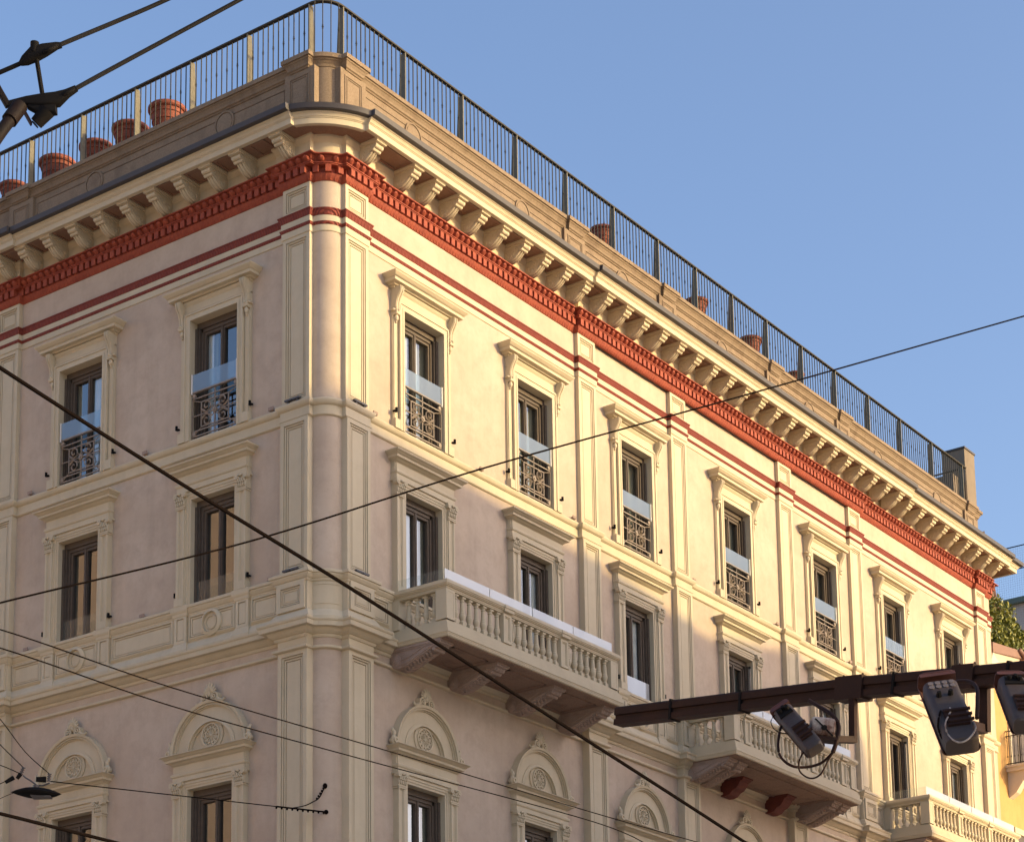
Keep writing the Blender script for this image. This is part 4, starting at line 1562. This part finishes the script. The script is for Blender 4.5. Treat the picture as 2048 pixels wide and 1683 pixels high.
ARM = [(-17.887, -18.008, 5.700), (-18.186, -19.952, 5.455), (-18.485, -21.206, 5.235), (-18.887, -22.312, 5.0), (-19.9, -25.2, 4.4)]
ga = empty('gantry_arm', (-19.9, -25.2, 0))
tag(ga, 'rusty brown steel arm reaching in from the right with cameras hung below', 'gantry')
def rel(pts, o):
    return [tuple(Vector(p) - Vector(o)) for p in pts]
GO = (-19.9, -25.2, 0)
mb = MB(True)
outl = [(-.05, -.062), (.05, -.062), (.05, -.022), (.034, -.018), (.034, .004), (.05, .008), (.05, .050), (.042, .062), (-.042, .062), (-.05, .050), (-.05, .008), (-.034, .004), (-.034, -.018), (-.05, -.022)]
beam(mb, rel(ARM, GO), outl)
mb.build('beam', M_ARM, ga)
def arm_at(q):
    a, b = Vector(ARM[0]), Vector(ARM[1])
    if q <= 1:
        return a.lerp(b, q)
    return b.lerp(Vector(ARM[2]), q - 1)
def clamp(q0, q1):
    mb = MB(True)
    c = [arm_at(q0), arm_at(q1)]
    o2 = [(-.062, -.075), (.062, -.075), (.062, .072), (-.062, .072)]
    beam(mb, rel(c, GO), o2)
    for k in (.15, .85):
        p = c[0].lerp(c[1], k) - Vector(GO)
        mb.tube([tuple(p + Vector((0, 0, .06))), tuple(p + Vector((0, 0, .095)))], [.016, .006], 6)
    mb.build('clamp', M_ARM, ga)
clamp(.94, 1.07)
clamp(1.60, 1.72)
mb = MB(True)
sq = [(-.02, -.02), (.02, -.02), (.02, .02), (-.02, .02)]
beam(mb, rel([(-18.231, -19.95, 5.40), (-18.194, -19.919, 5.113)], GO), sq, (1, 0, 0))
beam(mb, rel([(-18.19, -19.93, 5.128), (-18.50, -19.80, 5.09), (-18.80, -19.95, 5.00)], GO), sq)
mb.build('hanger', M_ARM, ga)
mb = MB(True)
sq2 = [(-.026, -.026), (.026, -.026), (.026, .026), (-.026, .026)]
beam(mb, rel([(-18.37, -20.88, 5.32), (-18.34, -20.85, 4.98)], GO), sq2, (1, 0, 0))
beam(mb, rel([(-18.32, -20.83, 5.0), (-18.70, -20.90, 4.93), (-19.08, -20.99, 4.85)], GO), sq2)
mb.build('hanger', M_ARM, ga)
mb = MB(True)
mb.tube([(0, 0, 0), (0, 0, 4.5)], [.14, .11], 16)
mb.build('mast', M_ARM, ga, smooth=True)
mb = MB(True)
for q in (.25, .55, 1.25, 1.9):
    p = arm_at(q)
    c = [p, p + (arm_at(q + .01) - p).normalized() * .018]
    beam(mb, rel(c, GO), [(-.056, -.07), (.056, -.07), (.056, .068), (-.056, .068)])
mb.build('cable_tie', M_BLACK, ga)

def rrect(w, h, r, n_=4):
    pts = []
    for cx, cy, a0 in ((w - r, h - r, 0), (-w + r, h - r, HALF), (-w + r, -h + r, PI), (w - r, -h + r, 3 * HALF)):
        for k in range(n_ + 1):
            a = a0 + HALF * k / n_
            pts.append((cx + r * cos(a), cy + r * sin(a)))
    return pts

def traffic_camera(name, lab, p0, p1, w, h, body, hood, ext, lamps=False):
    """housing seen from below: p0 is its hooded end, p1 the other; the flat underside faces the street"""
    e = empty(name, p0)
    tag(e, lab, 'camera', 'cameras hung from the steel arm')
    a, b = Vector((0, 0, 0)), Vector(p1) - Vector(p0)
    t = b.normalized()
    out = Vector((-.78, -.56, -.30)).normalized()          # where the underside looks
    x = t.cross(-out).normalized()
    y = x.cross(t)
    mb = MB(True)
    beam(mb, [a, a + t * .012, b - t * .05, b - t * .012, b], rrect(w, h, min(w, h) * .6, 6), up=-out, scales=[.95, 1, 1, .93, .72])
    mb.build('housing', body, e, smooth=True)
    mb = MB(True)
    k = 1.10
    shell = [p for p in rrect(w * k, h * k, min(w, h) * .62, 6) if p[1] > -h * .25]
    shell.sort(key=lambda p: math.atan2(p[1] + h * .3, p[0]))
    inner = [(p[0] * .95, p[1] * .95) for p in reversed(shell)]
    beam(mb, [a - t * ext, b - t * .03], shell + inner, up=-out)
    beam(mb, [a - t * (ext + .008), a - t * ext], rrect(w * k, h * k, min(w, h) * .62, 6), up=-out)
    c0 = a - t * ext
    beam(mb, [c0, c0 + t * .03], [(-w * 1.02, -h * 1.06), (w * 1.02, -h * 1.06), (w * 1.02, -h * .98), (-w * 1.02, -h * .98)], up=-out)
    mb.build('hood', hood, e, smooth=True)
    yb = -h - .001
    if lamps:
        for i in range(4):
            for j in range(2):
                mb = MB(True)
                c = a + t * (.028 + .036 * j) + y * yb + x * w * (-.60 + .40 * i)
                mb.tube([tuple(c + y * .004), tuple(c - y * .003)], .0165, 12)
                mb.build('infrared_lamp', M_LENS, e, smooth=True)
        spots = [(-.40, .155), (.28, .150)]
    else:
        mb = MB(True)
        c = a + y * yb + t * .055
        beam(mb, [c - t * .045, c + t * .045], [(-w * .75, -.006), (w * .75, -.006), (w * .75, .006), (-w * .75, .006)], up=-out, scales=[.8, 1])
        mb.build('recess_shade_patch', M_BLACK, e)  # flat black patch, colour stands in for the shade of a recess
        spots = [(-.35, .05), (.1, .04), (.4, .06)]
    for sx, st in spots:
        mb = MB(True)
        c = a + t * st + y * yb + x * w * sx
        mb.tube([tuple(c + y * .004), tuple(c - y * .028)], [.017, .012], 8)
        mb.build('cable_gland', M_BLACK, e)
    mid = a.lerp(b, .66) + y * (yb - .004)
    mb = MB(True)
    beam(mb, [mid - t * .075, mid + t * .075], [(-w * .55, -.010), (w * .7, -.010), (w * .7, .008), (-w * .55, .008)], up=-out)
    for q in (-.05, .0, .05):
        c = mid + t * q - y * .014
        mb.tube([tuple(c - x * w * .5), tuple(c + x * w * .95)], .010, 6)
    mb.build('mounting_plate', M_ARM, e)
    return e

M_LENS = metal('lamp_lens', (0.16, 0.13, 0.115), 0.25)
traffic_camera('traffic_camera', 'slim rusty camera left of the white junction box, cables looping below', (-18.735, -19.735, 5.215), (-18.90, -20.03, 4.89), .060, .045, M_CAMG, M_CAMB, .03)
traffic_camera('traffic_camera', 'large brown hooded camera with a row of lamps under its front, second hanger', (-18.955, -20.855, 5.090), (-19.235, -21.10, 4.645), .098, .06, M_CAMG, M_CAMB, .075, True)
traffic_camera('traffic_camera', 'dark camera cut off by the right edge of the photo', (-19.03, -21.31, 5.01), (-19.30, -21.50, 4.67), .075, .055, M_CAMG, M_CAMB, .04)

jb = empty('junction_box', (-18.751, -20.0, 5.063))
tag(jb, 'rounded white junction box streaked with rust beside the slim camera', 'junction box')
mb = MB(True)
ax = Vector((.085, -.112, -.017)).normalized()
beam(mb, [tuple(ax * k) for k in (-.072, -.066, -.05, .05, .066, .072)], rrect(.06, .058, .034, 5), scales=[.75, .92, 1, 1, .92, .75])
mb.build('shell', M_CAMW, jb, smooth=True)
mb = MB(True)
beam(mb, [tuple(ax * -.085 + Vector((0, 0, -.07))), tuple(ax * .085 + Vector((0, 0, -.07)))], [(-.05, -.008), (.05, -.008), (.05, .008), (-.05, .008)])
mb.build('base_plate', M_ARM, jb)
mb = MB(True)
vw = Vector((-.72, -.55, -.2)).normalized()
mb.tube([tuple(vw * .05), tuple(vw * .085)], .016, 8)
beam(mb, [tuple(ax * -.05 + vw * .062 + Vector((0, 0, .05))), tuple(ax * .05 + vw * .062 + Vector((0, 0, -.045)))], [(-.004, -.004), (.004, -.004), (.004, .004), (-.004, .004)])
mb.build('cable_gland', M_BLACK, jb)

def smooth_path(pts, k=5):
    P = [Vector(p) for p in pts]
    out = []
    for i in range(len(P) - 1):
        p0, p1, p2, p3 = P[max(0, i - 1)], P[i], P[i + 1], P[min(len(P) - 1, i + 2)]
        for j in range(k):
            t = j / k
            out.append(tuple(.5 * ((2 * p1) + (p2 - p0) * t + (2 * p0 - 5 * p1 + 4 * p2 - p3) * t * t + (3 * p1 - p0 - 3 * p2 + p3) * t ** 3)))
    out.append(tuple(P[-1]))
    return out

def cable(name, lab, pts, r, mat=M_CABLE, cat='cable', group=None, k=5):
    mb = MB(True)
    mb.tube(smooth_path(pts, k), r, 8)
    o = mb.build(name, mat, smooth=True)
    tag(o, lab, cat, group)
    return o
HG = 'cables hanging round the gantry cameras'
cable('conduit', 'thick brown conduit bending down from the arm beside the junction box',
      [(-18.60, -19.842, 5.30), (-18.643, -19.941, 5.226), (-18.681, -20.038, 5.15), (-18.695, -20.081, 5.073), (-18.733, -20.083, 4.975), (-18.737, -20.056, 4.906)], .0135, M_ARM, 'conduit', HG)
cable('cable', 'brown cable looping from the slim camera to the conduit end',
      [(-18.737, -20.056, 4.906), (-18.77, -19.992, 4.846), (-18.821, -19.913, 4.824), (-18.868, -19.851, 4.833), (-18.869, -19.783, 4.893), (-18.847, -19.752, 4.976), (-18.811, -19.75, 5.083), (-18.75, -19.748, 5.17)], .0085, M_ARM, 'cable', HG)
cable('cable', 'thin cable hanging in the lowest loop under the junction box',
      [(-18.80, -20.01, 5.055), (-18.825, -19.98, 5.02), (-18.874, -19.965, 4.941), (-18.889, -19.916, 4.858), (-18.883, -19.906, 4.797), (-18.857, -19.93, 4.758), (-18.828, -19.966, 4.746), (-18.804, -20.007, 4.772), (-18.765, -20.033, 4.848), (-18.737, -20.056, 4.906)], .0055, M_ARM, 'cable', HG)
cable('cable', 'fine black wire bowed out to the left of the slim camera',
      [(-18.77, -19.73, 5.22), (-18.808, -19.692, 5.16), (-18.80, -19.696, 5.113), (-18.812, -19.745, 5.071), (-18.82, -19.82, 5.045)], .0028, M_CABLE, 'cable', HG)
cable('cable', 'dark cable curving under the large hooded camera', [(-19.10, -20.93, 4.92), (-19.207, -20.963, 4.870), (-19.245, -20.965, 4.783), (-19.265, -20.998, 4.705), (-19.278, -21.055, 4.665)], .006, M_CABLE, 'cable', HG)
cable('cable', 'pale cable swinging in a loop in front of the large hooded camera', [(-19.12, -20.98, 4.92), (-19.171, -21.011, 4.881), (-19.268, -21.018, 4.782), (-19.291, -21.049, 4.703), (-19.301, -21.107, 4.657), (-19.273, -21.152, 4.675), (-19.213, -21.171, 4.746), (-19.10, -21.10, 4.83)], .005, M_CAMW, 'cable', HG)
cable('conduit', 'brown conduit arching from the arm down the second hanger', [(-18.68, -20.80, 5.19), (-18.729, -20.853, 5.188), (-18.771, -20.959, 5.157), (-18.832, -21.026, 5.09), (-18.911, -21.06, 4.995), (-18.99, -21.084, 4.868)], .012, M_ARM, 'conduit', HG)

# ------------------------------------------------------------------ overhead lines
OV = 'overhead wires crossing the street'
cable('overhead_cable', 'thick black cable falling from the left edge across the rounded corner', [(-22.20, -16.08, 7.46), (-21.956, -16.34, 7.214), (-20.576, -16.424, 6.942), (-19.093, -16.629, 6.593), (-17.374, -17.08, 5.997), (-15.53, -17.664, 5.279), (-14.0, -18.2, 4.6)], .013, M_CABLE, 'cable', OV, 10)
cable('overhead_cable', 'thin taut wire rising to the right across the whole building into the sky', [(-19.2, -11.6, 7.26), (-18.569, -12.446, 7.547), (-16.736, -13.515, 8.379), (-14.872, -14.677, 9.371), (-11.898, -15.796, 10.856), (-8.608, -17.405, 12.503), (-6.6, -18.6, 13.5)], .0085, M_CABLE, 'cable', OV, 10)
cable('overhead_cable', 'upper of two fine parallel wires dropping past the arched windows', [(-20.8, -13.0, 6.99), (-19.818, -13.913, 6.677), (-17.627, -13.522, 6.837), (-14.203, -13.131, 7.088), (-10.596, -12.96, 7.237), (-8.12, -12.94, 7.324)], .0058, M_CABLE, 'cable', OV, 10)
cable('overhead_cable', 'lower of two fine parallel wires dropping past the arched windows', [(-20.8, -13.0, 6.86), (-19.799, -13.897, 6.545), (-17.606, -13.504, 6.688), (-14.422, -12.817, 7.056), (-10.617, -12.906, 7.157), (-8.538, -12.365, 7.334)], .0058, M_CABLE, 'cable', OV, 10)
cable('overhead_cable', 'short black cable cutting the bottom left corner of the photo', [(-22.70, -16.10, 4.53), (-22.335, -16.651, 4.409), (-22.234, -16.78, 4.377), (-21.897, -16.889, 4.339), (-21.552, -17.005, 4.299), (-20.6, -17.3, 4.19)], .0105, M_CABLE, 'cable', OV, 8)

# contact-wire fitting, top left
TR = empty('line_fitting', (-22.70, -17.40, 8.2))
tag(TR, 'dark contact wire clamp with a strut at the top left, against the sky', 'wire clamp')
TO = (-22.70, -17.40, 8.2)
cam_dir = (Vector((-22.70, -17.40, 8.2)) - Vector((-30.05, -25.86, 1.43))).normalized()
mb = MB(True)
beam(mb, rel([(-22.750, -17.362, 8.396), (-22.735, -17.385, 8.415), (-22.708, -17.428, 8.452), (-22.68, -17.48, 8.47), (-22.645, -17.536, 8.492), (-22.628, -17.556, 8.496)], TO), rrect(.028, .034, .016), scales=[.35, .8, 1.15, .95, .55, .42])
mb.tube(rel([(-22.716, -17.437, 8.45), (-22.719, -17.440, 8.512)], TO), .024, 10)
mb.build('upper_clamp', M_BLACK, TR, smooth=True)
mb = MB(True)
mb.tube(rel([(-22.7, -17.437, 8.425), (-22.65, -17.44, 8.215)], TO), .0125, 8)
mb.build('strut', M_BLACK, TR, smooth=True)
mb = MB(True)
beam(mb, rel([(-22.757, -17.283, 8.178), (-22.70, -17.365, 8.195), (-22.65, -17.435, 8.195), (-22.60, -17.50, 8.205), (-22.575, -17.55, 8.235), (-22.548, -17.595, 8.263)], TO), rrect(.026, .032, .014), scales=[.6, .8, 1.15, 1.2, .7, .5])
beam(mb, rel([(-22.69, -17.372, 8.175), (-22.64, -17.43, 8.15), (-22.598, -17.492, 8.155)], TO), rrect(.03, .034, .012), scales=[.6, 1.05, .9])
mb.build('lower_clamp', M_BLACK, TR, smooth=True)
mb = MB(True)
mb.tube(rel([(-22.625, -17.455, 8.145), (-22.650, -17.392, 8.078)], TO), [.044, .036], 12)
mb.tube(rel([(-22.652, -17.388, 8.074), (-22.654, -17.384, 8.070)], TO), .024, 10)
mb.build('bolt_head', M_BLACK, TR, smooth=True)
mb = MB(True)
beam(mb, rel([(-22.706, -17.341, 8.16), (-22.667, -17.372, 8.073)], TO), [(-.018, -.005), (.018, -.005), (.018, .005), (-.018, .005)])
mb.build('strap', M_ARM, TR)
mb = MB(True)
beam(mb, rel([(-22.87, -17.19, 8.43), (-22.792, -17.253, 8.25), (-22.755, -17.282, 8.17)], TO), rrect(.018, .016, .006))
mb.tube(rel([(-23.02, -17.33, 7.64), (-22.849, -17.343, 7.955), (-22.77, -17.35, 8.09)], TO), .034, 12)
mb.tube(rel([(-22.80, -17.348, 8.04), (-22.735, -17.354, 8.155)], TO), .044, 12)
mb.build('support_tube', M_TUBE, TR, smooth=True)
cable('contact_wire', 'upper contact wire running from the top left clamp to the top edge', [(-23.05, -16.9, 8.17), (-22.807, -17.266, 8.354), (-22.70, -17.44, 8.44), (-22.639, -17.543, 8.494), (-22.146, -17.497, 8.926), (-21.795, -17.559, 9.233), (-21.0, -17.8, 9.95)], .0125, M_BLACK, 'wire', 'contact wires at the top left', 8)
cable('contact_wire', 'lower contact wire running from the top left clamp past the railing', [(-22.60, -17.50, 8.21), (-22.551, -17.59, 8.261), (-22.237, -17.601, 8.562), (-21.48, -17.839, 9.288), (-20.9, -18.05, 9.85)], .0125, M_BLACK, 'wire', 'contact wires at the top left', 8)

# hanging street lamp
LO = (-6.30, .87, 10.60)
LA = empty('street_lamp', LO)
tag(LA, 'dark lens shaped street lamp hung on wires at the bottom left', 'street lamp')
la, lb = Vector((-6.545, 1.20, 10.615)), Vector((-6.05, .53, 10.572))
mb = MB(True)
sc = [.02, .42, .70, .92, 1.0, 1.0, .93, .75, .45, .02]
beam(mb, [tuple(la.lerp(lb, k / 9) - Vector(LO)) for k in range(10)], [(.23 * cos(2 * PI * k / 24), (.085 if sin(2 * PI * k / 24) > 0 else .075) * sin(2 * PI * k / 24)) for k in range(24)], scales=sc)
mb.build('shade', M_BLACK, LA, smooth=True)
mb = MB(True)
c0, c1 = la.lerp(lb, .42) - Vector(LO) - Vector((0, 0, .066)), la.lerp(lb, .80) - Vector(LO) - Vector((0, 0, .060))
beam(mb, [tuple(c0), tuple(c1)], [(-.13, -.012), (.13, -.012), (.13, .012), (-.13, .012)], scales=[1, .72])
mb.build('diffuser', M_BRACKETMETAL, LA)
mb = MB(True)
mb.tube(rel([(-6.464, 1.004, 10.883), (-6.439, .981, 10.848), (-6.383, .92, 10.80), (-6.307, .84, 10.717), (-6.25, .762, 10.715), (-6.191, .668, 10.754)], LO), .014, 6)
mb.tube(rel([(-6.312, .85, 10.73), (-6.30, .86, 10.66)], LO), .05, 8)
mb.build('hanger', M_BRACKETMETAL, LA, smooth=True)
for pts in ([(-6.479, .982, 11.018), (-6.488, 1.03, 10.91)], [(-6.212, .65, 10.903), (-6.205, .674, 10.785)]):
    mb = MB(True)
    a, b = Vector(pts[0]) - Vector(LO), Vector(pts[1]) - Vector(LO)
    for k in range(4):
        q = a.lerp(b, k / 3.2)
        mb.tube([tuple(q), tuple(q + (b - a).normalized() * .016)], .036, 10)
    mb.tube([tuple(a), tuple(b)], .02, 6)
    mb.build('insulator', M_BRACKETMETAL, LA, smooth=True)
for p0, p1, w_, h_ in (((-6.515, 1.09, 10.83), (-6.49, 1.03, 10.915), .036, .028), ((-6.62, 1.25, 10.775), (-6.55, 1.13, 10.85), .032, .032), ((-6.33, .835, 10.815), (-6.235, .71, 10.812), .034, .048)):
    mb = MB(True)
    beam(mb, rel([p0, p1], LO), rrect(w_, h_, .014), scales=[.8, 1.0])
    mb.build('terminal_box', M_BLACK, LA)
LW = 'wires holding the street lamp'
cable('lamp_wire', 'longest wire running down from the left edge to the lamp', [(-7.2, 1.55, 12.36), (-6.817, 1.2, 11.796), (-6.498, .93, 11.261), (-6.215, .655, 10.905)], .0075, M_CABLE, 'wire', LW)
cable('lamp_wire', 'wire running down to the left insulator of the lamp', [(-7.2, 1.66, 12.0), (-6.758, 1.25, 11.385), (-6.482, .99, 11.016)], .0075, M_CABLE, 'wire', LW)
cable('lamp_wire', 'nearly level wire meeting the left insulator of the lamp', [(-7.2, 1.88, 11.32), (-6.71, 1.291, 11.055), (-6.505, 1.05, 10.917)], .0075, M_CABLE, 'wire', LW)
cable('lamp_wire', 'wire rising from the left edge to the lead weight of the lamp', [(-7.1, 2.05, 10.37), (-6.667, 1.328, 10.753), (-6.612, 1.24, 10.785)], .0075, M_CABLE, 'wire', LW)
cable('lamp_wire', 'lowest wire reaching the tip of the lamp shade', [(-7.1, 2.05, 10.12), (-6.633, 1.357, 10.515), (-6.52, 1.17, 10.60)], .0055, M_CABLE, 'wire', LW)
e0, e1, e2 = Vector((-6.187, .653, 10.781)), Vector((.10, .125, 11.40)), Vector((.085, .14, 11.90))
sw = cable('span_wire', 'long wire from the lamp to the rounded corner, ending in a row of beads', [tuple(e0.lerp(e1, k / 4)) for k in range(5)], .0095, M_CABLE, 'wire', LW, 4)
mb = MB(True)
b0 = e0.lerp(e1, .80)
bm_ = b0.lerp(e1, .35)
mb.tube([tuple(b0), tuple(e1)], .016, 6)
mb.tube(smooth_path([tuple(b0.lerp(e1, .3)), tuple(b0.lerp(e1, .55) + Vector((0, 0, .07))), tuple(b0.lerp(e1, .72) + Vector((0, 0, .16))), tuple(e2.lerp(b0.lerp(e1, .72), .45) + Vector((0, 0, -.01))), tuple(e2)], 6), .011, 6)
for k in range(10):
    p = b0.lerp(e1, k / 9.5)
    mb.ellip((p.x, p.y, p.z - .022), .021, .021, .027, 6, 4)
for k in range(5):
    p = b0.lerp(e1, .72).lerp(e2, .35 + .65 * k / 5) + Vector((0, 0, .06 * (1 - k / 5)))
    mb.ellip((p.x, p.y, p.z), .021, .021, .026, 6, 4)
mb.ellip(tuple(e1), .045, .045, .045, 8, 5)
mb.ellip(tuple(e2), .045, .045, .055, 8, 5)
mb.build('beaded_end', M_CABLE, sw)
